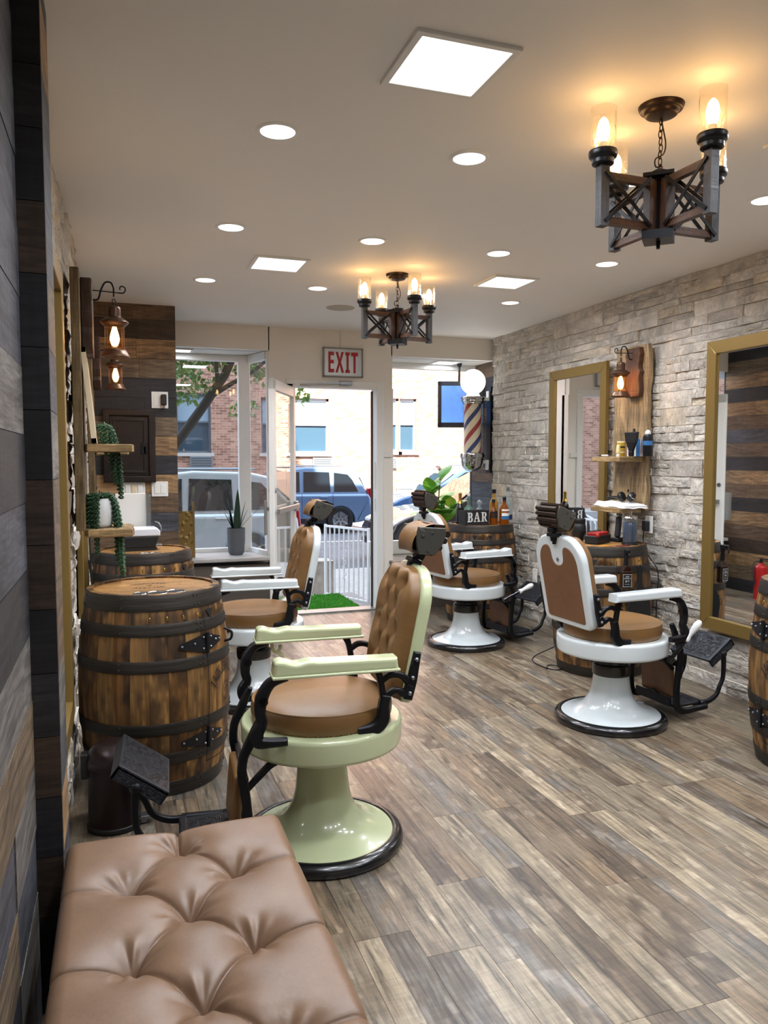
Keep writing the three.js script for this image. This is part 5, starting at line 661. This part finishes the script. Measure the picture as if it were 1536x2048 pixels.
  { const t = thing('wall_outlet', 'white outlet low on the stone wall beside the bottle barrel', 'outlet', [XR - 0.018, 0.42, -6.02], -Math.PI / 2); part('cover_plate', rb(0.075, 0.12, 0.01, 0.003, 0, 0, 0.005), M.white, t); part('socket', rb(0.034, 0.07, 0.004, 0.003, 0, 0, 0.011), M.paper, t); }
  one('floor_cable', 'thin black cable looping on the floor beside the right station barrel', 'cable', tube([[3.42, 0.3, -5.02], [3.2, 0.12, -4.95], [2.85, 0.006, -4.9], [2.78, 0.006, -4.7], [2.83, 0.006, -4.55], [2.92, 0.006, -4.6], [2.85, 0.006, -4.68], [2.78, 0.006, -4.6]], 0.004, 70, 6), M.darkPlastic);
}

{ const t = thing('fire_extinguisher', 'red fire extinguisher on the floor by the left window sill, seen in the mirror', 'extinguisher', [0.64, 0, -6.25]); part('cylinder', lathe(smooth([[0.001, 0.001], [0.06, 0.003], [0.065, 0.02], [0.065, 0.3], [0.05, 0.35], [0.02, 0.37], [0.018, 0.385]], 30), 32), P('#b01c1c', 0.25, { clearcoat: 0.6 }), t); part('valve', [cy(0.014, 0.018, 0.04, 0, 0.4, 0), bx(0.016, 0.01, 0.11, 0, 0.425, 0.03), bx(0.016, 0.008, 0.1, 0, 0.405, 0.04)], M.black, t); part('hose', tube([[0, 0.4, -0.015], [0.04, 0.38, -0.05], [0.07, 0.28, -0.03], [0.075, 0.15, 0]], 0.008, 24, 8), M.darkPlastic, t); part('paper_label', grid(10, 1, (u, v) => { const a = (u - 0.5) * 1.8 + 0.6; return [0.0656 * Math.sin(a), 0.1 + v * 0.14, 0.0656 * Math.cos(a)]; }), M.paper, t); }

// ================================================================ the street outside
const RY = -0.42, SY = -0.14;
const asph = tex(256, 256, (u, v) => { const k = 0.42 + 0.2 * (fbm(u, v, 60, 60, 3) - 0.5) + 0.1 * (fbm(u, v, 4, 4, 2) - .5); return [k, k, k * 1.03]; });
const conc = tex(256, 256, (u, v) => { const k = 0.66 + 0.14 * (fbm(u, v, 40, 40, 3) - 0.5) + 0.1 * (fbm(u, v, 3, 3, 3) - .5); return [k, k * .99, k * .97]; });
one('street', 'grey asphalt street in front of the shop', 'street', wuv(bx(70, 0.3, 11, 4, RY - 0.15, -16.3), 0.5), S('#ffffff', 0.85, 0, { map: asph })).userData.kind = 'structure';
one('sidewalk', 'pale concrete sidewalk outside the door', 'sidewalk', wuv(bx(70, 0.5, 3.66, 4, SY - 0.25, -8.97), 0.5), S('#ffffff', 0.85, 0, { map: conc })).userData.kind = 'structure';
one('sidewalk', 'far concrete sidewalk before the brick building', 'sidewalk', wuv(bx(70, 0.5, 2.0, 4, SY - 0.35, -22.5), 0.5), S('#ffffff', 0.85, 0, { map: conc })).userData.kind = 'structure';
for (const [z, w] of [[-11.9, 0.12], [-17.0, 0.1]]) one('lane_line', z > -15 ? 'white painted line along the near side of the street' : 'white painted line along the far side of the street', 'road marking', bx(60, 0.006, w, 4, RY + 0.003, z), S('#d8d8d4', 0.8));
{ // artificial grass mat: base plus blades
  rnd = mulberry(55); const t = thing('grass_mat', 'bright green artificial grass mat outside the threshold', 'mat', [1.87, -0.03, -7.58]); part('backing', bx(0.74, 0.02, 0.8, 0, 0.0, 0), S('#2f6a22', 0.9), t);
  const b = new THREE.PlaneGeometry(0.008, 0.035, 1, 1); b.translate(0, 0.0175, 0); const N = 9000, im = new THREE.InstancedMesh(b, S('#4f9a34', 0.8, 0, { side: THREE.DoubleSide }), N), o = new THREE.Object3D(), c = new THREE.Color(); for (let i = 0; i < N; i++) { o.position.set(rr(-0.365, 0.365), 0.009, rr(-0.395, 0.395)); o.rotation.set(rr(-0.5, 0.5), rr(0, 6.28), rr(-0.3, 0.3)); o.scale.setScalar(rr(0.7, 1.2)); o.updateMatrix(); im.setMatrixAt(i, o.matrix); c.setRGB(rr(0.55, 1.1), rr(0.8, 1.15), rr(0.4, 0.9)); im.setColorAt(i, c); } im.name = 'grass_blades'; im.userData.kind = 'stuff'; t.add(im); }
part('entry_step', bx(1.1, 0.26, 1.2, 1.95, -0.18, -7.72), S('#8f8a84', 0.85), wallFront);
function railing(label, ax, az, bxx, bz, h) { const t = thing('iron_railing', label, 'railing', [ax, SY, az], Math.atan2(-(bz - az), bxx - ax), 'white iron entrance railings'), L = Math.hypot(bxx - ax, bz - az), m = S('#dfe2e4', 0.45, 0.1), y0 = 0.1;
  part('rail', beam([0, h, 0], [L, h, 0], 0.022, 0.03), m, t); part('rail', beam([0, y0, 0], [L, y0, 0], 0.02, 0.025), m, t); const n = Math.round(L / 0.082); for (let k = 0; k <= n; k++) part('baluster', rb(0.014, h - y0, 0.014, 0.002, k * L / n, (h + y0) / 2, 0), m, t); for (const x of [0, L]) part('post', rb(0.026, h + 0.02, 0.026, 0.003, x, (h + 0.02) / 2, 0), m, t);
  const sc = []; for (let k = 0; k < 6; k++) sc.push(mv(new THREE.TorusGeometry(0.022, 0.004, 6, 14), L * 0.45 + (k % 2 ? 0.01 : -0.01), h * 0.35 + k * 0.06, 0.0)); part('scroll', sc, m, t); }
railing('white iron railing to the right outside the open door', 2.17, -8.28, 2.46, -7.62, 0.86);
railing('white iron railing seen through the open glass door', 1.5, -8.25, 1.42, -7.75, 0.86);
one('stone_planter', 'rough grey stone block on the sidewalk outside the door', 'stone block', wuv(new THREE.BoxGeometry(0.34, 0.42, 0.3, 1, 1, 1), 1), stoneTones[6], [2.18, SY + 0.21, -8.75]);

// ---- brick apartment building across the street
const brick = tex(512, 512, (u, v) => { const rows = 16, cols = 6, r = Math.floor(v * rows), fy = v * rows - r, cu = u * cols + (r % 2) * 0.5, c = Math.floor(cu), fx = cu - c; const mort = fy < 0.13 || fx < 0.045; if (mort) return [0.72, 0.68, 0.63]; const h = hash(c % cols + 3, r + 7), k = 0.85 + 0.3 * (h - 0.5) + 0.12 * (fbm(u, v, 60, 60, 2) - .5); return [0.74 * k, (0.5 + 0.06 * h) * k, (0.40 + 0.07 * h) * k]; });
{
  const B = thing('apartment_building', 'brick apartment building with dark framed windows across the street', 'building', [0, 0, -23.4]);
  const wins = [[1.62, 2.62, 1.66, 3.4, 0], [-2.3, -1.3, 1.66, 3.4, 0], [4.1, 4.95, 1.66, 3.33, 0], [5.02, 6.2, 1.66, 3.33, 1], [8.0, 8.5, 1.72, 3.4, 1], [8.52, 9.1, 1.72, 3.4, 1], [12.5, 13.7, 1.7, 3.4, 1], [1.62, 2.62, 5.2, 7, 0], [5.0, 6.2, 5.2, 7, 0], [8.0, 9.1, 5.2, 7, 1]];
  const s = poly([[-18, -0.5], [30, -0.5], [30, 11], [-18, 11]]); for (const [a, b, c, d] of wins) s.holes.push(new THREE.Path([V2(a, c), V2(b, c), V2(b, d), V2(a, d)]));
  const bm = S('#ffffff', 0.85, 0, { map: rep(brick, 1 / 1.32, 1 / 1.2) }); part('brick_wall', ext(s, 0.5, 0), bm, B); part('interior', bx(48, 11.5, 0.3, 6, 5.25, -0.6), S('#2c2b2b', 0.9), B);
  wins.forEach(([a, b, c, d, k]) => { const m = k ? S('#cfd2d2', 0.5) : S('#5c6670', 0.5), W = b - a, H = d - c, g = part('window', [bx(0.06, H, 0.08, a + 0.03, (c + d) / 2, 0.1), bx(0.06, H, 0.08, b - 0.03, (c + d) / 2, 0.1), bx(W, 0.08, 0.08, (a + b) / 2, d - 0.04, 0.1), bx(W, 0.06, 0.1, (a + b) / 2, c + 0.03, 0.1), bx(W, 0.05, 0.09, (a + b) / 2, mix(c, d, 0.52), 0.1)], m, B); part('pane', bx(W - 0.1, H - 0.1, 0.01, (a + b) / 2, (c + d) / 2, 0.07), P('#3c5566', 0.04, { metalness: 0.2, clearcoat: 1 }), g); part('sill', bx(W + 0.14, 0.1, 0.14, (a + b) / 2, c - 0.05, 0.28), S('#b9b4ab', 0.7), B); part('blind', bx(W - 0.12, H * 0.45, 0.008, (a + b) / 2, d - H * 0.26, 0.076), k ? S('#c9d4da', 0.6) : S('#8fa5b3', 0.6), g); });
  const acs = [[2.0, 2.64, 1.18, 1.56], [5.66, 6.25, 1.18, 1.52], [7.9, 8.4, 1.18, 1.52], [8.4, 9.03, 0.25, 0.58]]; acs.forEach(([a, b, c, d]) => { const g = part('air_conditioner', rb(b - a, d - c, 0.14, 0.02, (a + b) / 2, (c + d) / 2, 0.29), S('#6d7479', 0.6), B); for (let k = 0; k < 5; k++) part('louvre', bx(b - a - 0.06, 0.02, 0.02, (a + b) / 2, mix(c + 0.05, d - 0.05, k / 4), 0.365), S('#50575c', 0.6), g); });
}
// ---- unseen storeys and tall neighbour of our row, added to shade pavement and street
{ const h = struct('wall_upper_storeys', 'unseen upper storeys of the row of houses, added to shade the street', 'building'), m = S('#8b7f75', 0.85); part('upper_storeys', bx(24, 7.1, 9.2, 13.0, 6.4, -2.8), m, h); part('added_tall_neighbour', bx(24, 17, 9.2, -11, 11.4, -2.8), m, h); part('ground_floor', [bx(10, 3, 9, -5.7, 1.35, -2.8), bx(21, 3, 9, 14.5, 1.35, -2.8)], m, h); }

// ---- cars
const carGlass = P('#131a20', 0.06, { clearcoat: 1, clearcoatRoughness: 0.02 }), tyre = S('#17181a', 0.8);
const archCut = (s, cx, r, y) => { s.lineTo(cx + r, y); s.absarc(cx, y + 0.04, r, 0, Math.PI, false); s.lineTo(cx - r, y); };
function taper(g) { const p = g.attributes.position; for (let i = 0; i < p.count; i++) { const y = p.getY(i); p.setZ(i, p.getZ(i) * (1 - 0.24 * cl((y - 0.95) / 0.75))); } g.computeVertexNormals(); return g; }
const CARG = (() => {
  const s = new THREE.Shape(); s.moveTo(0.06, 0.34); s.lineTo(0.0, 0.55); s.lineTo(0.04, 0.9); s.lineTo(0.1, 1.0); s.lineTo(3.28, 1.02); s.bezierCurveTo(3.8, 0.98, 4.2, 0.92, 4.42, 0.76); s.lineTo(4.5, 0.6); s.lineTo(4.48, 0.32); s.lineTo(4.3, 0.26); archCut(s, 3.62, 0.38, 0.26); archCut(s, 0.86, 0.38, 0.26); s.lineTo(0.3, 0.28); s.lineTo(0.06, 0.34);
  const top = poly([[0.08, 0.96], [0.3, 1.4], [0.5, 1.6], [0.8, 1.67], [1.7, 1.7], [2.3, 1.64], [2.62, 1.48], [3.34, 0.98]]);
  const win = [poly([[0.36, 1.06], [0.5, 1.36], [0.62, 1.5], [0.98, 1.55], [1.02, 1.06]]), poly([[1.1, 1.06], [1.1, 1.56], [1.78, 1.58], [1.82, 1.06]]), poly([[1.9, 1.06], [1.88, 1.58], [2.28, 1.54], [2.5, 1.42], [2.94, 1.08]])];
  return { body: ext(s, 1.82, 0.07, 0, 0, 0, 0, 0, 0, 4, 14), top: taper(ext(top, 1.7, 0.05, 0, 0, 0, 0, 0, 0, 3)), win: win.map((w) => taper(ext(w, 1.735, 0.008, 0, 0, 0, 0, 0, 0, 1))), shield: beam([2.63, 1.49, 0], [3.32, 1.01, 0], 0.02, 1.36), rear: beam([0.28, 1.42, 0], [0.07, 1.0, 0], 0.02, 1.3),
    tyre: lathe(smooth([[0.22, -0.1], [0.31, -0.11], [0.345, -0.08], [0.35, 0], [0.345, 0.08], [0.31, 0.11], [0.22, 0.1]], 24), 36).rotateX(Math.PI / 2), rim: merge([lathe([[0.001, 0.04], [0.05, 0.05], [0.06, 0.03], [0.19, 0.06], [0.225, 0.09], [0.225, -0.08]], 30).rotateX(Math.PI / 2)]), spokes: merge(Array.from({ length: 6 }, (_, k) => bx(0.05, 0.19, 0.03, 0, 0.12, 0.075).rotateZ(k * Math.PI / 3))) };
})();
function car(label, x, z, toLeft, hex, o = {}) {
  const t = thing('parked_car', label, 'car', [x, RY, z], toLeft ? Math.PI : 0, 'parked cars'), paint = P(hex, 0.28, { metalness: 0.35, clearcoat: 1, clearcoatRoughness: 0.04 });
  part('body', CARG.body, paint, t); part('roof', CARG.top, paint, t); CARG.win.forEach((g) => part('side_window', g, carGlass, t)); part('windshield', CARG.shield, o.shield ?? carGlass, t); part('rear_window', CARG.rear, carGlass, t);
  for (const s of [-1, 1]) { for (const cx of [0.86, 3.62]) { const w = new THREE.Group(); w.name = 'wheel'; w.position.set(cx, 0.345, s * 0.8); if (s < 0) w.rotation.y = Math.PI; t.add(w); part('tyre', CARG.tyre, tyre, w); part('rim', CARG.rim, M.steel, w); part('spokes', CARG.spokes, M.chrome, w); }
    part('headlight', rb(0.3, 0.14, 0.3, 0.04, 4.3, 0.76, s * 0.7, 0, 0, -0.45), P('#dfe6ea', 0.05, { clearcoat: 1 }), t); part('tail_light', rb(0.1, 0.4, 0.16, 0.03, 0.06, 0.95, s * 0.8, 0, 0, -0.12), P('#a3121a', 0.15, { clearcoat: 1 }), t); part('door_handle', [rb(0.2, 0.035, 0.03, 0.01, 1.3, 0.93, s * 0.915), rb(0.2, 0.035, 0.03, 0.01, 2.15, 0.93, s * 0.915)], o.chrome ? M.chrome : paint, t); part('roof_rail', rod([0.7, 1.72, s * 0.58], [2.2, 1.72, s * 0.58], 0.018, 6), M.steel, t); part('door_seam', [bx(0.008, 0.75, 0.004, 1.86, 0.66, s * 0.9105), bx(0.008, 0.5, 0.004, 1.06, 0.8, s * 0.9105)], M.ink, t); part('side_cladding', bx(2.0, 0.12, 0.012, 2.24, 0.34, s * 0.91), M.darkPlastic, t); }
  part('grille', [rb(0.06, 0.2, 0.9, 0.02, 4.47, 0.62, 0), ...[0, 1, 2].map((k) => bx(0.08, 0.02, 0.86, 4.47, 0.56 + k * 0.06, 0))], M.darkPlastic, t); part('bumper', [rb(0.16, 0.14, 1.7, 0.05, 4.44, 0.36, 0), rb(0.16, 0.16, 1.7, 0.05, 0.08, 0.42, 0)], M.darkPlastic, t); part('badge', cy(0.06, 0.06, 0.02, 4.52, 0.62, 0, 0, 0, Math.PI / 2), M.chrome, t); part('mirror', [rb(0.12, 0.12, 0.16, 0.04, 2.78, 1.08, 0.95), rb(0.12, 0.12, 0.16, 0.04, 2.78, 1.08, -0.95)], paint, t);
}
car('silver parked car seen through the left shop window', 2.85, -13.35, true, '#b9c4ca', { chrome: true });
car('blue parked car seen through the open entrance door', 6.2, -19.75, true, '#6a83a6');
car('blue parked car at the far kerb seen through the right window', 11.2, -19.75, true, '#4f74ac');
car('black parked car close outside the right window', 8.95, -13.35, true, '#101318');

// ---- street tree
{ const t = thing('street_tree', 'leaning street tree seen through the left window', 'tree', [0, SY, -10.6]); rnd = mulberry(88); const bark = S('#3d3d3b', 0.9, 0, { bumpMap: grainBump, bumpScale: 0.01 });
  const limb = (pts, r0, r1) => { const c = new THREE.CatmullRomCurve3(pts.map((p) => V3(...p))), g = new THREE.TubeGeometry(c, 24, 1, 8), p = g.attributes.position; for (let i = 0; i <= 24; i++) { const q = c.getPointAt(i / 24), r = mix(r0, r1, i / 24); for (let k = 0; k <= 8; k++) { const j = i * 9 + k; p.setXYZ(j, q.x + (p.getX(j) - q.x) * r, q.y + (p.getY(j) - q.y) * r, q.z + (p.getZ(j) - q.z) * r); } } return g; };
  part('trunk', limb([[-0.3, 0, 0], [0.0, 0.8, 0], [0.7, 1.75, 0], [1.22, 2.48, 0], [1.45, 2.85, 0], [1.6, 3.6, 0.1], [1.7, 4.6, 0.2]], 0.085, 0.04), bark, t); part('branch', limb([[1.2, 2.44, 0], [1.45, 2.6, 0.1], [1.75, 2.78, 0.15], [2.3, 3.3, 0.2]], 0.035, 0.015), bark, t); part('branch', limb([[0.72, 2.3, -0.3], [0.74, 2.8, -0.3], [0.8, 3.6, -0.3]], 0.05, 0.04), bark, t); part('branch', limb([[1.3, 2.6, 0], [1.2, 3.0, 0.2], [0.7, 3.3, 0.3]], 0.03, 0.01), bark, t);
  const lg = new THREE.PlaneGeometry(0.05, 0.08, 1, 2); const N = 2600, im = new THREE.InstancedMesh(lg, P('#6f8f4e', 0.6, { transmission: 0.35, thickness: 0, side: THREE.DoubleSide }), N), o = new THREE.Object3D(), c = new THREE.Color(); const cs = []; for (let k = 0; k < 46; k++) cs.push([rr(0.4, 2.4), rr(2.72, 3.9) - (rnd() < 0.25 ? 0.45 : 0), rr(-0.5, 0.6)]); for (let i = 0; i < N; i++) { const q = cs[i % 46]; o.position.set(q[0] + rr(-0.18, 0.18), q[1] + rr(-0.12, 0.12), q[2] + rr(-0.2, 0.2)); o.rotation.set(rr(0, 6), rr(0, 6), rr(0, 6)); o.scale.setScalar(rr(0.6, 1.2)); o.updateMatrix(); im.setMatrixAt(i, o.matrix); c.setRGB(rr(0.6, 1.2), rr(0.8, 1.2), rr(0.5, 1)); im.setColorAt(i, c); } im.name = 'leaves'; im.userData.kind = 'stuff'; t.add(im); }

// ================================================================ pedestrian on the far sidewalk
{
  const H = 1.5, caps = [  // a, b, radius at a, radius at b (facing -x)
    [[0, 0.78, 0], [0, 1.12, 0], 0.115, 0.125], [[0, 1.12, -0.1], [0, 1.12, 0.1], 0.075, 0.075], [[0, 1.14, 0], [-0.01, 1.26, 0], 0.055, 0.05],
    [[0, 0.8, 0.07], [-0.1, 0.45, 0.07], 0.09, 0.06], [[-0.1, 0.45, 0.07], [-0.12, 0.06, 0.07], 0.06, 0.04], [[-0.12, 0.05, 0.07], [-0.25, 0.04, 0.07], 0.042, 0.035],
    [[0, 0.8, -0.07], [0.04, 0.45, -0.07], 0.09, 0.06], [[0.04, 0.45, -0.07], [0.22, 0.1, -0.07], 0.06, 0.04], [[0.22, 0.09, -0.07], [0.1, 0.04, -0.07], 0.042, 0.035],
    [[0, 1.12, 0.15], [0.06, 0.9, 0.17], 0.05, 0.042], [[0.06, 0.9, 0.17], [-0.08, 0.75, 0.17], 0.04, 0.03], [[0, 1.12, -0.15], [-0.03, 0.9, -0.17], 0.05, 0.042], [[-0.03, 0.9, -0.17], [-0.14, 0.78, -0.17], 0.04, 0.03], [[-0.03, 1.37, 0], [-0.01, 1.4, 0], 0.085, 0.09]];
  const t = thing('person', 'person in dark jacket and face mask walking past the sunlit building', 'person', [9.55, -0.24, -22.5]);
  const { MarchingCubes } = await import('three/addons/objects/MarchingCubes.js');
  const N = 60, mc = new MarchingCubes(N, M.black, false, false, 60000); mc.isolation = 0; const S0 = 1.0;   // field spans y 0..1.6, x,z -0.8..0.8
  const dcap = (p, c) => { const [a, b, ra, rb0] = c; const ab = [b[0] - a[0], b[1] - a[1], b[2] - a[2]], ap = [p[0] - a[0], p[1] - a[1], p[2] - a[2]]; const h = cl((ap[0] * ab[0] + ap[1] * ab[1] + ap[2] * ab[2]) / (ab[0] ** 2 + ab[1] ** 2 + ab[2] ** 2)); return Math.hypot(ap[0] - ab[0] * h, ap[1] - ab[1] * h, ap[2] - ab[2] * h) - mix(ra, rb0, h); };
  for (let k = 0; k < N; k++) for (let j = 0; j < N; j++) for (let i = 0; i < N; i++) { const w = (q) => (q - N / 2) / (N / 2) * 0.8; const p = [w(i), w(j) + 0.8, w(k)]; let s = 0; for (const c of caps) s += Math.exp(-dcap(p, c) * 40); mc.field[i + j * N + k * N * N] = Math.log(s + 1e-30) / 40; }
  mc.update(); const n = mc.count, pos = new Float32Array(mc.positionArray.slice(0, n * 3)), nor = new Float32Array(mc.normalArray.slice(0, n * 3)); for (let i = 0; i < n; i++) { pos[i * 3] *= 0.8; pos[i * 3 + 1] = pos[i * 3 + 1] * 0.8 + 0.8; pos[i * 3 + 2] *= 0.8; }
  const g = new THREE.BufferGeometry(); g.setAttribute('position', new THREE.BufferAttribute(pos, 3)); const col = new Float32Array(n * 3); for (let i = 0; i < n; i++) { const y = pos[i * 3 + 1], x = pos[i * 3], c = y > 1.2 || (y < 0.82 && y > 0.7 && Math.abs(pos[i * 3 + 2]) > 0.13) ? [0.55, 0.33, 0.24] : y > 0.74 ? [0.03, 0.035, 0.06] : [0.05, 0.06, 0.1]; col.set(c, i * 3); } g.setAttribute('color', new THREE.BufferAttribute(col, 3)); g.computeVertexNormals();
  const b = new THREE.Mesh(g, new THREE.MeshStandardMaterial({ vertexColors: true, roughness: 0.8 })); b.name = 'body'; t.add(b);
  part('hair', [sp(0.1, 0.015, 1.415, 0, 1, 0.95, 1, 16), sp(0.04, 0.12, 1.39, 0, 1, 1, 1, 10), tube([[0.12, 1.39, 0], [0.16, 1.33, 0], [0.15, 1.22, 0]], 0.03, 10)], S('#2a1712', 0.6), t);
  part('face_mask', sp(0.062, -0.075, 1.345, 0, 0.75, 0.75, 1, 14), S('#b9d4e8', 0.8), t); part('eyes', [sp(0.012, -0.118, 1.4, 0.035, 1, 1, 1, 8), sp(0.012, -0.118, 1.4, -0.035, 1, 1, 1, 8)], M.ink, t); part('ears', [sp(0.022, -0.01, 1.37, 0.088, 0.6, 1, 0.5, 8), sp(0.022, -0.01, 1.37, -0.088, 0.6, 1, 0.5, 8)], S('#b98468', 0.7), t);
  part('red_scarf', [tube([[-0.08, 1.2, 0.08], [-0.12, 1.05, 0.1], [-0.12, 0.85, 0.1]], 0.035, 14), mv(new THREE.TorusGeometry(0.075, 0.028, 8, 20), -0.005, 1.2, 0, Math.PI / 2)], S('#b8362c', 0.8), t);
}

scene.traverse((o) => { if (o.isMesh) o.castShadow = o.receiveShadow = true; });
renderer.render(scene, camera);
